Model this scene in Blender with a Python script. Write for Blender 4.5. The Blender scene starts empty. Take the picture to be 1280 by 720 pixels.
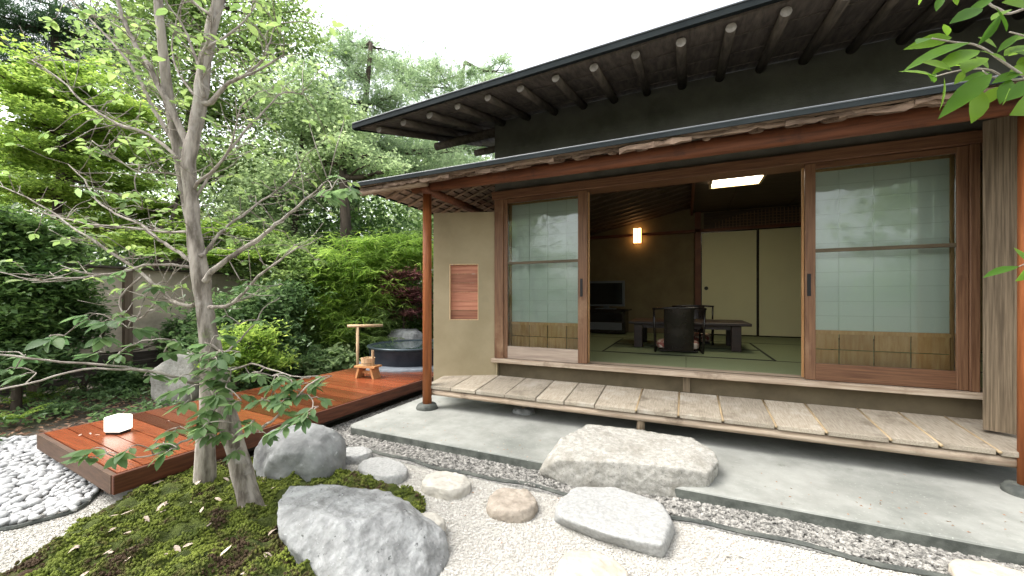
import bpy, bmesh, math, random
import numpy as np
from mathutils import Vector, Matrix, noise, Quaternion
random.seed(7); np.random.seed(7)
SC = bpy.context.scene; COL = SC.collection
R = math.radians

# ---------------------------------------------------------------- camera, world, sun, exposure
F, CX, HY, YAW, EYE = 481.0, 640.0, 373.0, R(24.3), 1.235
cam_d = bpy.data.cameras.new('camera'); cam = bpy.data.objects.new('camera', cam_d); COL.objects.link(cam)
cam.location = (0, 0, EYE); cam.rotation_euler = (R(90), 0, YAW)
cam_d.sensor_width = 36; cam_d.lens = 36*F/1280; cam_d.shift_y = (HY-360)/1280.0
cam_d.clip_start = 0.05; cam_d.clip_end = 800
SC.camera = cam
FW = Vector((-math.sin(YAW), math.cos(YAW), 0)); RT = Vector((math.cos(YAW), math.sin(YAW), 0))
def P(px, py, depth):                                   # photograph pixel + distance along the view -> place in the garden
    return Vector((0, 0, EYE)) + FW*depth + RT*((px-CX)/F*depth) + Vector((0, 0, (HY-py)/F*depth))
def G(px, py, z=0.0):                                   # the same on a level surface at height z
    return P(px, py, (EYE-z)*F/(py-HY))

SUN_EL, SUN_AZ = R(57), R(-118)                         # azimuth clockwise from +Y: high, from the left and a little behind, soft
world = bpy.data.worlds.new('World'); SC.world = world; world.use_nodes = True
wn = world.node_tree.nodes; wl = world.node_tree.links
sky = wn.new('ShaderNodeTexSky'); sky.sky_type = 'NISHITA'; sky.sun_disc = False
sky.sun_elevation = SUN_EL; sky.sun_rotation = SUN_AZ
sky.air_density = 1.0; sky.dust_density = 4.0; sky.ozone_density = 1.0
hs = wn.new('ShaderNodeHueSaturation'); hs.inputs['Saturation'].default_value = 0.22; hs.inputs['Value'].default_value = 1.7
wl.new(sky.outputs[0], hs.inputs['Color']); wl.new(hs.outputs[0], wn['Background'].inputs[0])
wn['Background'].inputs[1].default_value = 0.15
sun_d = bpy.data.lights.new('sun', 'SUN'); sun = bpy.data.objects.new('sun', sun_d); COL.objects.link(sun)
sun_d.energy = 0.8; sun_d.angle = R(35); sun_d.color = (1, .95, .87)
sd = Vector((math.sin(SUN_AZ)*math.cos(SUN_EL), math.cos(SUN_AZ)*math.cos(SUN_EL), math.sin(SUN_EL)))
sun.rotation_euler = sd.to_track_quat('Z', 'Y').to_euler(); sun.location = (-5, 5, 12)
SC.view_settings.view_transform = 'Standard'; SC.view_settings.look = 'None'
SC.view_settings.exposure = 1.28; SC.view_settings.gamma = 1
try:
    SC.cycles.max_bounces = 8; SC.cycles.diffuse_bounces = 5; SC.cycles.transmission_bounces = 8; SC.cycles.transparent_max_bounces = 12; SC.cycles.use_denoising = True
    SC.cycles.sample_clamp_indirect = 6
except Exception: pass

HAZE = 0
# ---------------------------------------------------------------- materials
MATS = {}
def mat(name, col, col2=None, rough=.75, scale=8, stretch=(1,1,1), bump=0.0, bscale=None, detail=5, vary=0.0,
        metal=0, emit=None, estr=0, trans=0, tone=False, contrast=(.35,.65), spec=.3, coords='Object', extra=None, bdist=.01):
    if name in MATS: return MATS[name]
    m = bpy.data.materials.new(name); m.use_nodes = True; MATS[name] = m
    nt = m.node_tree; n = nt.nodes; l = nt.links; b = n['Principled BSDF']
    b.inputs['Roughness'].default_value = rough; b.inputs['Metallic'].default_value = metal
    b.inputs['Specular IOR Level'].default_value = spec
    tc = n.new('ShaderNodeTexCoord'); oi = n.new('ShaderNodeObjectInfo')
    if coords == 'World':
        geo = n.new('ShaderNodeNewGeometry'); vec = geo.outputs['Position']
    else:
        ad = n.new('ShaderNodeVectorMath'); ad.operation = 'MULTIPLY_ADD'
        cmb = n.new('ShaderNodeCombineXYZ')
        for i in range(3): l.new(oi.outputs['Random'], cmb.inputs[i])
        ad.inputs[1].default_value = (37, 53, 71)
        l.new(cmb.outputs[0], ad.inputs[0]); l.new(tc.outputs['Object'], ad.inputs[2]); vec = ad.outputs[0]
    mp = n.new('ShaderNodeMapping'); mp.inputs['Scale'].default_value = stretch
    l.new(vec, mp.inputs['Vector'])
    nz = n.new('ShaderNodeTexNoise'); nz.inputs['Scale'].default_value = scale; nz.inputs['Detail'].default_value = detail
    nz.inputs['Roughness'].default_value = .6
    l.new(mp.outputs[0], nz.inputs['Vector'])
    rp = n.new('ShaderNodeMapRange'); rp.inputs['From Min'].default_value, rp.inputs['From Max'].default_value = contrast
    l.new(nz.outputs['Fac'], rp.inputs['Value'])
    mx = n.new('ShaderNodeMix'); mx.data_type = 'RGBA'
    mx.inputs['A'].default_value = (*col, 1); mx.inputs['B'].default_value = (*(col2 or col), 1)
    l.new(rp.outputs[0], mx.inputs['Factor']); out = mx.outputs['Result']
    if extra:                                            # (colour, scale, low, high): larger stains or lichen
        for (c3, s3, lo, hi) in extra:
            n3 = n.new('ShaderNodeTexNoise'); n3.inputs['Scale'].default_value = s3; n3.inputs['Detail'].default_value = 6
            n3.inputs['Roughness'].default_value = .65
            l.new(vec, n3.inputs['Vector'])
            r3 = n.new('ShaderNodeMapRange'); r3.inputs['From Min'].default_value = lo; r3.inputs['From Max'].default_value = hi
            l.new(n3.outputs['Fac'], r3.inputs['Value'])
            m3 = n.new('ShaderNodeMix'); m3.data_type = 'RGBA'; m3.inputs['B'].default_value = (*c3, 1)
            l.new(r3.outputs[0], m3.inputs['Factor']); l.new(out, m3.inputs['A']); out = m3.outputs['Result']
    if vary or tone:
        hv = n.new('ShaderNodeHueSaturation')
        if tone:
            at = n.new('ShaderNodeAttribute'); at.attribute_name = 'tone'; src = at.outputs['Fac']
        else: src = oi.outputs['Random']
        mr = n.new('ShaderNodeMapRange'); v = vary or .35
        mr.inputs['To Min'].default_value = 1-v; mr.inputs['To Max'].default_value = 1+v
        l.new(src, mr.inputs['Value']); l.new(mr.outputs[0], hv.inputs['Value'])
        if tone:
            mh = n.new('ShaderNodeMapRange'); mh.inputs['To Min'].default_value = .515; mh.inputs['To Max'].default_value = .485
            l.new(src, mh.inputs['Value']); l.new(mh.outputs[0], hv.inputs['Hue'])
        l.new(out, hv.inputs['Color']); out = hv.outputs['Color']
    l.new(out, b.inputs['Base Color'])
    if bump:
        nb = n.new('ShaderNodeTexNoise'); nb.inputs['Scale'].default_value = bscale or scale*2; nb.inputs['Detail'].default_value = 8
        nb.inputs['Roughness'].default_value = .65
        l.new(mp.outputs[0], nb.inputs['Vector'])
        bp = n.new('ShaderNodeBump'); bp.inputs['Strength'].default_value = bump; bp.inputs['Distance'].default_value = bdist
        l.new(nb.outputs['Fac'], bp.inputs['Height']); l.new(bp.outputs[0], b.inputs['Normal'])
    if emit:
        b.inputs['Emission Color'].default_value = (*emit, 1); b.inputs['Emission Strength'].default_value = estr
    if trans:                                            # thin leaves and paper let light through
        tl = n.new('ShaderNodeBsdfTranslucent'); ms = n.new('ShaderNodeMixShader'); ms.inputs[0].default_value = trans
        l.new(out, tl.inputs['Color']); l.new(b.outputs[0], ms.inputs[1]); l.new(tl.outputs[0], ms.inputs[2])
        l.new(ms.outputs[0], n['Material Output'].inputs['Surface'])
    return m

def grain(axis, s=(1, 14)):                             # stretched along the named axis
    return tuple(s[0] if a == axis else s[1] for a in 'xyz')

M = {}
M['gravel'] = mat('white_gravel', (.36,.345,.30), (.47,.45,.41), .95, 160, bump=.9, bscale=190, coords='World', bdist=.006, extra=[((.55,.53,.48), 1.3, .5, .75)])
M['grain'] = mat('white_gravel_grain', (.37,.35,.31), (.53,.51,.47), .9, 60, coords='World', contrast=(.4,.6))
M['grey_gravel'] = mat('grey_gravel', (.10,.10,.09), (.30,.29,.27), .95, 60, bump=.8, coords='World')
M['chip'] = mat('grey_stone_chip', (.085,.082,.074), (.34,.325,.295), .85, 38, coords='World', contrast=(.38,.62))
M['soil'] = mat('soil', (.045,.036,.026), (.10,.082,.060), .95, 6, bump=.8, bscale=30, coords='World', extra=[((.03,.045,.015), 1.2, .5, .7)], bdist=.03)
M['moss'] = mat('moss', (.034,.046,.010), (.095,.120,.020), .95, 14, bump=.9, bscale=90, coords='World', bdist=.02,
                extra=[((.055,.030,.016), 5, .56, .66), ((.10,.12,.022), 3.2, .6, .75)])
M['tuft'] = mat('moss_tuft', (.052,.072,.010), (.185,.220,.032), .9, 11, coords='World', contrast=(.3,.7),
                extra=[((.055,.034,.018), 4.8, .50, .60)])
M['slab'] = mat('slab_concrete', (.225,.228,.205), (.305,.308,.28), .85, 4, bump=.35, bscale=120, coords='World', extra=[((.15,.158,.14), 1.3, .48, .70), ((.34,.35,.31), 60, .6, .7), ((.16,.17,.14), 9, .64, .74)], bdist=.003)
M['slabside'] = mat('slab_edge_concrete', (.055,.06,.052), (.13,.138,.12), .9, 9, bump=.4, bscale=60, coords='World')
M['edging'] = mat('dark_edging', (.05,.055,.05), (.11,.115,.10), .8, 12, bump=.5)
M['granite'] = mat('pale_granite', (.27,.258,.225), (.40,.385,.345), .9, 34, bump=.7, bscale=110, extra=[((.22,.205,.17), 5, .52, .70), ((.13,.125,.11), 120, .58, .66), ((.50,.48,.44), 60, .62, .70)], bdist=.006)
M['granite_flat'] = mat('smooth_granite', (.27,.27,.258), (.37,.368,.35), .9, 60, bump=.5, bscale=80, extra=[((.36,.355,.34), 90, .6, .68)], bdist=.005)
M['tan_stone'] = mat('tan_stone', (.36,.32,.255), (.47,.42,.35), .9, 20, bump=.5, bscale=50, extra=[((.28,.24,.19), 80, .6, .7)], bdist=.006)
M['brown_stone'] = mat('brown_stone', (.26,.22,.175), (.38,.33,.27), .9, 22, bump=.5, bscale=50, extra=[((.19,.16,.13), 80, .58, .7)], bdist=.006)
M['cream_stone'] = mat('cream_stone', (.37,.345,.295), (.47,.445,.39), .9, 18, bump=.5, bscale=60, extra=[((.40,.37,.31), 80, .6, .7)], bdist=.006)
M['rock_smooth'] = mat('smooth_grey_rock', (.19,.19,.185), (.32,.325,.315), .85, 9, bump=.8, bscale=26, contrast=(.3,.7), extra=[((.10,.10,.10), 3.0, .56, .70), ((.42,.43,.42), 22, .62, .70)], bdist=.012)
M['rock'] = mat('grey_rock', (.20,.20,.195), (.34,.345,.335), .85, 18, bump=1.0, bscale=30, contrast=(.35,.65), extra=[((.14,.142,.14), 2.2, .52, .68), ((.40,.405,.395), 5, .52, .66), ((.075,.077,.075), 34, .62, .68), ((.46,.47,.46), 60, .64, .69)], bdist=.012)
M['pebble'] = mat('white_pebble', (.30,.30,.295), (.47,.47,.465), .7, 14, vary=.22)
M['ipe'] = mat('red_deck_wood', (.098,.023,.010), (.225,.060,.021), .27, 5, grain('x', (.5, 26)), contrast=(.2,.8), bump=.2, bscale=8, vary=.55, spec=.5, bdist=.004)
M['ipe_side'] = mat('deck_side_wood', (.07,.022,.011), (.135,.045,.022), .5, 5, grain('y', (1, 12)), bump=.2)
M['ipe_end'] = mat('deck_end_wood', (.065,.036,.022), (.105,.060,.036), .6, 5, grain('x', (1, 12)), bump=.2)
M['beam'] = mat('red_stained_wood', (.105,.038,.019), (.205,.074,.034), .55, 5, grain('x', (.6, 9)), bump=.3, bdist=.005, extra=[((.07,.03,.02), 5, .56, .72)])
M['post'] = mat('orange_post_wood', (.22,.068,.022), (.36,.12,.040), .5, 5, grain('z', (.6, 9)), bump=.25, bdist=.004)
M['log'] = mat('bare_log', (.06,.050,.041), (.14,.115,.092), .8, 4, grain('y', (1, 7)), bump=.5, bdist=.006, vary=.15)
M['log_end'] = mat('log_end', (.18,.16,.14), (.27,.245,.215), .8, 40, vary=.2)
M['rafter_x'] = mat('pole_rafter', (.20,.14,.09), (.36,.26,.18), .8, 4, grain('x', (1, 7)), bump=.5, bdist=.006, vary=.2)
M['bark'] = mat('bark_shingle', (.10,.065,.045), (.25,.175,.125), .9, 6, grain('x', (1, 8)), bump=.9, bdist=.01, vary=.3)
M['soffit'] = mat('soffit_board', (.075,.064,.056), (.15,.122,.102), .85, 4, grain('y', (1, 8)), bump=.4, vary=.2)
M['soffit_tan'] = mat('eave_bark_board', (.17,.12,.085), (.30,.22,.16), .85, 4, grain('x', (1, 6)), bump=.5, vary=.2)
M['roof_metal'] = mat('dark_roof_metal', (.010,.014,.015), (.020,.025,.026), .8, 3, spec=.15, coords='World')
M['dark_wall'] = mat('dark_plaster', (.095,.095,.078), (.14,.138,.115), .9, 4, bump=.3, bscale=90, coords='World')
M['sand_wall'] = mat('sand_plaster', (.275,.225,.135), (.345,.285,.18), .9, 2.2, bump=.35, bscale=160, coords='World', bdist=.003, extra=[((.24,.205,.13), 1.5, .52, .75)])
M['plinth'] = mat('plinth_wood', (.075,.058,.034), (.12,.095,.057), .9, 4, coords='World', bump=.2)
M['weathered'] = mat('weathered_plank', (.23,.19,.14), (.39,.345,.275), .85, 5, grain('y', (.8, 26)), bump=.5, bdist=.003, vary=.16, contrast=(.3,.7), extra=[((.15,.12,.085), 5, .54, .74), ((.44,.40,.34), 3, .55, .75)])
M['weathered_x'] = mat('weathered_rail', (.27,.20,.14), (.47,.38,.29), .85, 4, grain('x', (.7, 10)), bump=.5, bdist=.004, extra=[((.13,.09,.06), 4, .58, .75)])
M['weathered_z'] = mat('weathered_board', (.085,.062,.038), (.205,.155,.10), .75, 5, grain('z', (.5, 22)), bump=.6, bdist=.005)
M['bamboo'] = mat('dry_bamboo', (.28,.20,.11), (.42,.32,.19), .5, 5, grain('y', (1, 6)), vary=.12)
M['bamboo_dark'] = mat('smoked_bamboo', (.06,.04,.028), (.12,.085,.06), .6, 5)
M['frame_z'] = mat('door_wood_upright', (.105,.050,.026), (.20,.105,.055), .5, 5, grain('z', (.6, 16)), bump=.25, bdist=.003, extra=[((.27,.17,.10), 3, .58, .76)])
M['frame_x'] = mat('door_wood_rail', (.085,.038,.020), (.17,.085,.043), .5, 5, grain('x', (.6, 16)), bump=.25, bdist=.003)
M['frame_low'] = mat('door_wood_sunbleached', (.26,.20,.16), (.40,.32,.25), .7, 5, grain('x', (.6, 12)), bump=.3, bdist=.003)
M['frame_dark'] = mat('dark_rail', (.06,.045,.025), (.12,.09,.05), .5, 5, grain('x', (.6, 12)))
M['iron'] = mat('black_pull', (.01,.01,.01), None, .4)
M['paper'] = mat('shoji_paper', (.72,.755,.70), (.76,.795,.74), .9, 2, trans=.3)
M['lattice'] = mat('shoji_lattice', (.57,.60,.54), (.61,.64,.58), .8, 5)
M['hipboard'] = mat('shoji_base_board', (.42,.215,.085), (.56,.33,.155), .7, 5, grain('z', (1, 8)), vary=.15)
M['tatami'] = mat('tatami', (.18,.215,.11), (.23,.265,.14), .75, 6, (1, 90, 1), bump=.3, bscale=30, coords='World', vary=0)
M['tatami_edge'] = mat('tatami_border', (.015,.018,.014), None, .8)
M['fusuma'] = mat('sliding_screen_paper', (.62,.59,.36), (.65,.62,.38), .9, 2, coords='World')
M['lacquer'] = mat('black_lacquer', (.012,.009,.008), (.022,.016,.013), .25, 5, spec=.5)
M['table_wood'] = mat('dark_table_wood', (.016,.008,.006), (.036,.016,.010), .5, 4, grain('x', (1, 9)), spec=.5)
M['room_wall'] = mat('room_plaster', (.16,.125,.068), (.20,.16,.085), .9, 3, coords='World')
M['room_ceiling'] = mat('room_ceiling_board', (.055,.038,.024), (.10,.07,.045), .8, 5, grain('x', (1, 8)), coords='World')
M['room_post'] = mat('room_post_wood', (.12,.04,.02), (.18,.065,.03), .5, 5)
M['transom'] = mat('transom_wood', (.17,.095,.05), (.24,.14,.08), .6, 5)
M['cushion'] = mat('patterned_cushion', (.30,.10,.08), (.62,.52,.44), .9, 16, contrast=(.47,.53))
M['tv'] = mat('television_screen', (.006,.008,.010), None, .12, spec=.6)
M['silver'] = mat('grey_plastic', (.12,.13,.14), None, .4)
M['light_panel'] = mat('ceiling_light_diffuser', (.8,.75,.65), None, .6, emit=(1,.90,.70), estr=6.5)
M['light_frame'] = mat('ceiling_light_frame', (.62,.47,.27), (.70,.55,.33), .6, 6)
M['wall_lamp'] = mat('wall_lamp_shade', (.8,.7,.55), None, .6, emit=(1,.50,.17), estr=3.4)
M['floor_lamp'] = mat('floor_lamp_shade', (.85,.83,.78), None, .6, emit=(1,.93,.80), estr=1.1)
M['tub'] = mat('dark_iron_tub', (.020,.024,.032), (.032,.036,.045), .4, 8, metal=.3)
M['tub_rim'] = mat('tub_rim', (.035,.05,.058), (.06,.08,.09), .3, 8, metal=.4)
M['tub_base'] = mat('tub_base_stone', (.10,.115,.13), (.16,.18,.20), .6, 8)
M['hinoki'] = mat('pale_cypress_wood', (.50,.34,.19), (.64,.46,.28), .6, 5, grain('z', (1, 8)), vary=.08)
M['stool_wood'] = mat('amber_stool_wood', (.42,.19,.07), (.56,.29,.12), .55, 5, grain('z', (1, 8)))
M['cedar'] = mat('cedar_board', (.30,.115,.07), (.46,.21,.13), .6, 2.5, grain('z', (22, 1)), vary=.34)
M['fence_wall'] = mat('beige_fence_plaster', (.55,.47,.36), (.66,.57,.45), .9, 2, coords='World', extra=[((.28,.25,.19), 1.5, .5, .72)])
M['fence_post'] = mat('fence_post_wood', (.12,.085,.06), (.20,.15,.11), .8, 5, grain('z', (1, 8)))
M['fence_board'] = mat('fence_base_board', (.05,.042,.034), (.09,.075,.06), .85, 5, grain('y', (1, 8)))
M['tree_bark'] = mat('pale_bark', (.12,.10,.078), (.40,.355,.305), .9, 20, (1,1,.22), bump=1.0, bscale=45, bdist=.012, contrast=(.36,.60), coords='World', extra=[((.42,.39,.35), 5, .55, .68), ((.15,.17,.08), 7, .62, .72)])
M['twig_bark'] = mat('twig_bark', (.17,.14,.115), (.40,.36,.31), .85, 12, coords='World')
M['dark_bark'] = mat('dark_bark', (.035,.027,.020), (.10,.078,.058), .95, 9, (1,1,.3), bump=.9, bscale=18, coords='World', bdist=.02)
def leafmat(name, a, b, vary=.4, trans=.45, rough=.5):
    trans = min(.68, trans+.18)
    return mat(name, a, b, rough, 1.4, trans=trans, tone=True, vary=vary, coords='World', spec=.3)
M['leaf_main'] = leafmat('garden_tree_leaf', (.13,.225,.09), (.22,.34,.135), .3)
M['leaf_light'] = leafmat('pale_upper_leaf', (.19,.29,.085), (.28,.39,.13), .35)
M['leaf_brown'] = mat('brown_leaf', (.22,.12,.07), (.38,.24,.16), .8, 8, trans=.3, vary=.2)
M['leaf_maple'] = leafmat('maple_leaf', (.22,.35,.055), (.38,.52,.11), .4)
M['leaf_green'] = leafmat('mid_green_leaf', (.18,.28,.08), (.31,.42,.14), .45)
M['leaf_dark'] = leafmat('dark_leaf', (.07,.14,.038), (.14,.235,.065), .5, .3, .35)
M['needle'] = leafmat('pine_needle', (.035,.080,.035), (.075,.14,.062), .45, .35)
M['needle_haze_pale'] = leafmat('haze_pale_needle', (.24,.35,.18), (.38,.49,.27), .4, .4)  # haze over the distant pines is put into the needle colour
M['leaf_haze_pale'] = leafmat('haze_pale_leaf', (.27,.38,.17), (.42,.53,.26), .4)  # far foliage: the pale veil of haze is painted into this colour
M['leaf_bamboo'] = leafmat('bamboo_leaf', (.20,.34,.05), (.34,.50,.10), .45)
M['leaf_red'] = leafmat('red_maple_leaf', (.14,.055,.055), (.26,.12,.10), .4)
M['leaf_shrub'] = leafmat('glossy_shrub_leaf', (.085,.155,.055), (.16,.26,.095), .4, .3, .3)
M['leaf_fresh'] = leafmat('fresh_leaf', (.085,.185,.018), (.17,.32,.035), .3, .5, .35)

def glassmat():
    m = bpy.data.materials.new('window_glass'); m.use_nodes = True; n = m.node_tree.nodes; l = m.node_tree.links
    n.clear(); o = n.new('ShaderNodeOutputMaterial'); t = n.new('ShaderNodeBsdfTransparent'); t.inputs[0].default_value = (.88,.92,.90,1)
    g = n.new('ShaderNodeBsdfGlossy'); g.inputs['Roughness'].default_value = .05; f = n.new('ShaderNodeFresnel'); f.inputs[0].default_value = 1.5
    mu = n.new('ShaderNodeMath'); mu.operation = 'MULTIPLY_ADD'; mu.inputs[1].default_value = 1.15; mu.inputs[2].default_value = .01; mu.use_clamp = True
    tc = n.new('ShaderNodeTexCoord'); nz = n.new('ShaderNodeTexNoise'); nz.inputs['Scale'].default_value = 3.5; nz.inputs['Detail'].default_value = 2
    bp = n.new('ShaderNodeBump'); bp.inputs['Strength'].default_value = .05; bp.inputs['Distance'].default_value = .01
    l.new(tc.outputs['Object'], nz.inputs['Vector']); l.new(nz.outputs['Fac'], bp.inputs['Height']); l.new(bp.outputs[0], g.inputs['Normal'])
    x = n.new('ShaderNodeMixShader'); l.new(f.outputs[0], mu.inputs[0]); l.new(mu.outputs[0], x.inputs[0])
    l.new(t.outputs[0], x.inputs[1]); l.new(g.outputs[0], x.inputs[2]); l.new(x.outputs[0], o.inputs[0])
    return m
M['glass'] = glassmat()
def watermat():
    m = mat('bath_water', (.03,.045,.045), None, .03, spec=.9); return m
M['water'] = watermat()

# ---------------------------------------------------------------- helpers
def link(o, parent=None):
    COL.objects.link(o)
    if parent is not None: o.parent = parent
    return o
def wloc(o):
    v = Vector(o.location); p = o.parent
    while p is not None: v = v + Vector(p.location); p = p.parent
    return v
def tag(o, label=None, cat=None, group=None, kind=None):
    if label: o['label'] = label
    if cat: o['category'] = cat
    if group: o['group'] = group
    if kind: o['kind'] = kind
    return o
def thing(name, loc, label, cat, group=None, kind=None):
    o = bpy.data.objects.new(name, None); o.location = loc; o.empty_display_size = .1
    link(o); return tag(o, label, cat, group, kind)
def obj(name, vs, fs, m, parent=None, smooth=False, origin=None, label=None):
    """vertices are given in world coordinates; the object's origin goes to their middle"""
    a = np.array(vs, dtype=float)
    if origin is None:
        origin = Vector(((a[:,0].min()+a[:,0].max())/2, (a[:,1].min()+a[:,1].max())/2, (a[:,2].min()+a[:,2].max())/2))
    a = a - np.array(origin)
    me = bpy.data.meshes.new(name); me.from_pydata([tuple(v) for v in a], [], fs); me.update()
    if smooth: me.shade_smooth()
    me.materials.append(M[m] if isinstance(m, str) else m)
    o = bpy.data.objects.new(name, me)
    o.location = Vector(origin) - (wloc(parent) if parent is not None else Vector((0,0,0)))
    link(o, parent)
    if label: o['label'] = label
    return o
class MB:
    def __init__(s): s.v = []; s.f = []
    def add(s, vs, fs):
        n = len(s.v); s.v += [tuple(v) for v in vs]; s.f += [tuple(i+n for i in f) for f in fs]; return s
    def box(s, x0, x1, y0, y1, z0, z1, b=0.0):
        b = min(b, (x1-x0)*.3, (y1-y0)*.3, (z1-z0)*.3)
        if b <= 0:
            vs = [(x0,y0,z0),(x1,y0,z0),(x1,y1,z0),(x0,y1,z0),(x0,y0,z1),(x1,y0,z1),(x1,y1,z1),(x0,y1,z1)]
            return s.add(vs, [(0,3,2,1),(4,5,6,7),(0,1,5,4),(1,2,6,5),(2,3,7,6),(3,0,4,7)])
        vs = []; idx = {}
        for i, (xs, X) in enumerate(((-1,x0),(1,x1))):
            for j, (ys, Y) in enumerate(((-1,y0),(1,y1))):
                for k, (zs, Z) in enumerate(((-1,z0),(1,z1))):
                    for ax in range(3):
                        p = [X - xs*b, Y - ys*b, Z - zs*b]; p[ax] = (X, Y, Z)[ax]
                        idx[(i,j,k,ax)] = len(vs); vs.append(tuple(p))
        fs = []
        for ax in range(3):
            o1, o2 = [(1,2),(2,0),(0,1)][ax]
            for side in (0,1):
                q = []
                for (a, c) in ((0,0),(1,0),(1,1),(0,1)):
                    t = [0,0,0]; t[ax] = side; t[o1] = a; t[o2] = c; q.append(idx[(*t, ax)])
                fs.append(tuple(q if side else q[::-1]))
        for ax in range(3):                               # edge strips parallel to ax
            o1, o2 = [(1,2),(2,0),(0,1)][ax]
            for a in (0,1):
                for c in (0,1):
                    t0 = [0,0,0]; t0[o1] = a; t0[o2] = c; t1 = list(t0); t1[ax] = 1
                    q = [idx[(*t0,o1)], idx[(*t1,o1)], idx[(*t1,o2)], idx[(*t0,o2)]]
                    fs.append(tuple(q if (a != c) else q[::-1]))
        for i in (0,1):
            for j in (0,1):
                for k in (0,1):
                    q = (idx[(i,j,k,0)], idx[(i,j,k,1)], idx[(i,j,k,2)])
                    fs.append(q if (i+j+k) % 2 == 1 else q[::-1])
        return s.add(vs, fs)
    def hexa(s, p):                                      # 8 corners, bottom ring then top ring
        return s.add(p, [(0,3,2,1),(4,5,6,7),(0,1,5,4),(1,2,6,5),(2,3,7,6),(3,0,4,7)])
    def tube(s, pts, rad, n=8, cap=True):
        pts = [Vector(p) for p in pts]; base = len(s.v); m = len(pts); up = Vector((0,0,1)); prev = None
        if not hasattr(rad, '__len__'): rad = [rad]*m
        for i, p in enumerate(pts):
            d = (pts[min(i+1,m-1)] - pts[max(i-1,0)])
            if d.length < 1e-9: d = Vector((0,0,1))
            d.normalize()
            if prev is None:
                a = d.cross(up) if abs(d.z) < .95 else d.cross(Vector((1,0,0)))
            else: a = prev - d*prev.dot(d)
            a.normalize(); prev = a; b = d.cross(a)
            for k in range(n):
                t = 2*math.pi*k/n; q = p + (a*math.cos(t) + b*math.sin(t))*rad[i]; s.v.append(tuple(q))
        for i in range(m-1):
            for k in range(n):
                a0 = base+i*n+k; a1 = base+i*n+(k+1)%n
                s.f.append((a0, a1, a1+n, a0+n))
        if cap:
            s.f.append(tuple(base+k for k in range(n))[::-1]); s.f.append(tuple(base+(m-1)*n+k for k in range(n)))
        return s
    def lathe(s, c, prof, n=24):
        base = len(s.v); m = len(prof)
        for (r, z) in prof:
            for k in range(n):
                t = 2*math.pi*k/n; s.v.append((c[0]+r*math.cos(t), c[1]+r*math.sin(t), z))
        for i in range(m-1):
            for k in range(n):
                a0 = base+i*n+k; a1 = base+i*n+(k+1)%n; s.f.append((a0, a1, a1+n, a0+n))
        s.f.append(tuple(base+k for k in range(n))[::-1]); s.f.append(tuple(base+(m-1)*n+k for k in range(n)))
        return s
    def build(s, name, m, parent=None, smooth=False, label=None):
        return obj(name, s.v, s.f, m, parent, smooth, None, label)
def box(name, x0, x1, y0, y1, z0, z1, m, parent=None, b=0.0, label=None):
    return MB().box(x0,x1,y0,y1,z0,z1,b).build(name, m, parent, False, label)
def smooth_path(pts, sub=3):
    pts = [Vector(p) for p in pts]; out = []
    for i in range(len(pts)-1):
        p0 = pts[max(i-1,0)]; p1 = pts[i]; p2 = pts[i+1]; p3 = pts[min(i+2,len(pts)-1)]
        for k in range(sub):
            t = k/sub
            out.append(.5*((2*p1)+(p2-p0)*t+(2*p0-5*p1+4*p2-p3)*t*t+(3*p1-p0-3*p2+p3)*t**3))
    out.append(pts[-1]); return out
def inpoly(x, y, poly):
    c = False; j = len(poly)-1
    for i in range(len(poly)):
        xi, yi = poly[i]; xj, yj = poly[j]
        if (yi > y) != (yj > y) and x < (xj-xi)*(y-yi)/(yj-yi+1e-12)+xi: c = not c
        j = i
    return c
def npinpoly(X, Y, poly):
    c = np.zeros(X.shape, bool); j = len(poly)-1
    for i in range(len(poly)):
        xi, yi = poly[i]; xj, yj = poly[j]
        c ^= ((yi > Y) != (yj > Y)) & (X < (xj-xi)*(Y-yi)/(yj-yi+1e-12)+xi); j = i
    return c
def npdist(X, Y, poly):
    d = np.full(X.shape, 1e9); j = len(poly)-1
    for i in range(len(poly)):
        ax, ay = poly[j]; bx, by = poly[i]; dx, dy = bx-ax, by-ay
        t = np.clip(((X-ax)*dx+(Y-ay)*dy)/(dx*dx+dy*dy+1e-12), 0, 1)
        d = np.minimum(d, np.hypot(X-ax-t*dx, Y-ay-t*dy)); j = i
    return d
def sheet(name, poly, z, m, th=0.0, parent=None):
    n = len(poly); vs = [(x,y,z) for x,y in poly]
    if th: 
        vs += [(x,y,z-th) for x,y in poly]
        fs = [tuple(range(n))] + [((i+1)%n, i, i+n, (i+1)%n+n) for i in range(n)]
    else: fs = [tuple(range(n))]
    return obj(name, vs, fs, m, parent)
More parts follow.
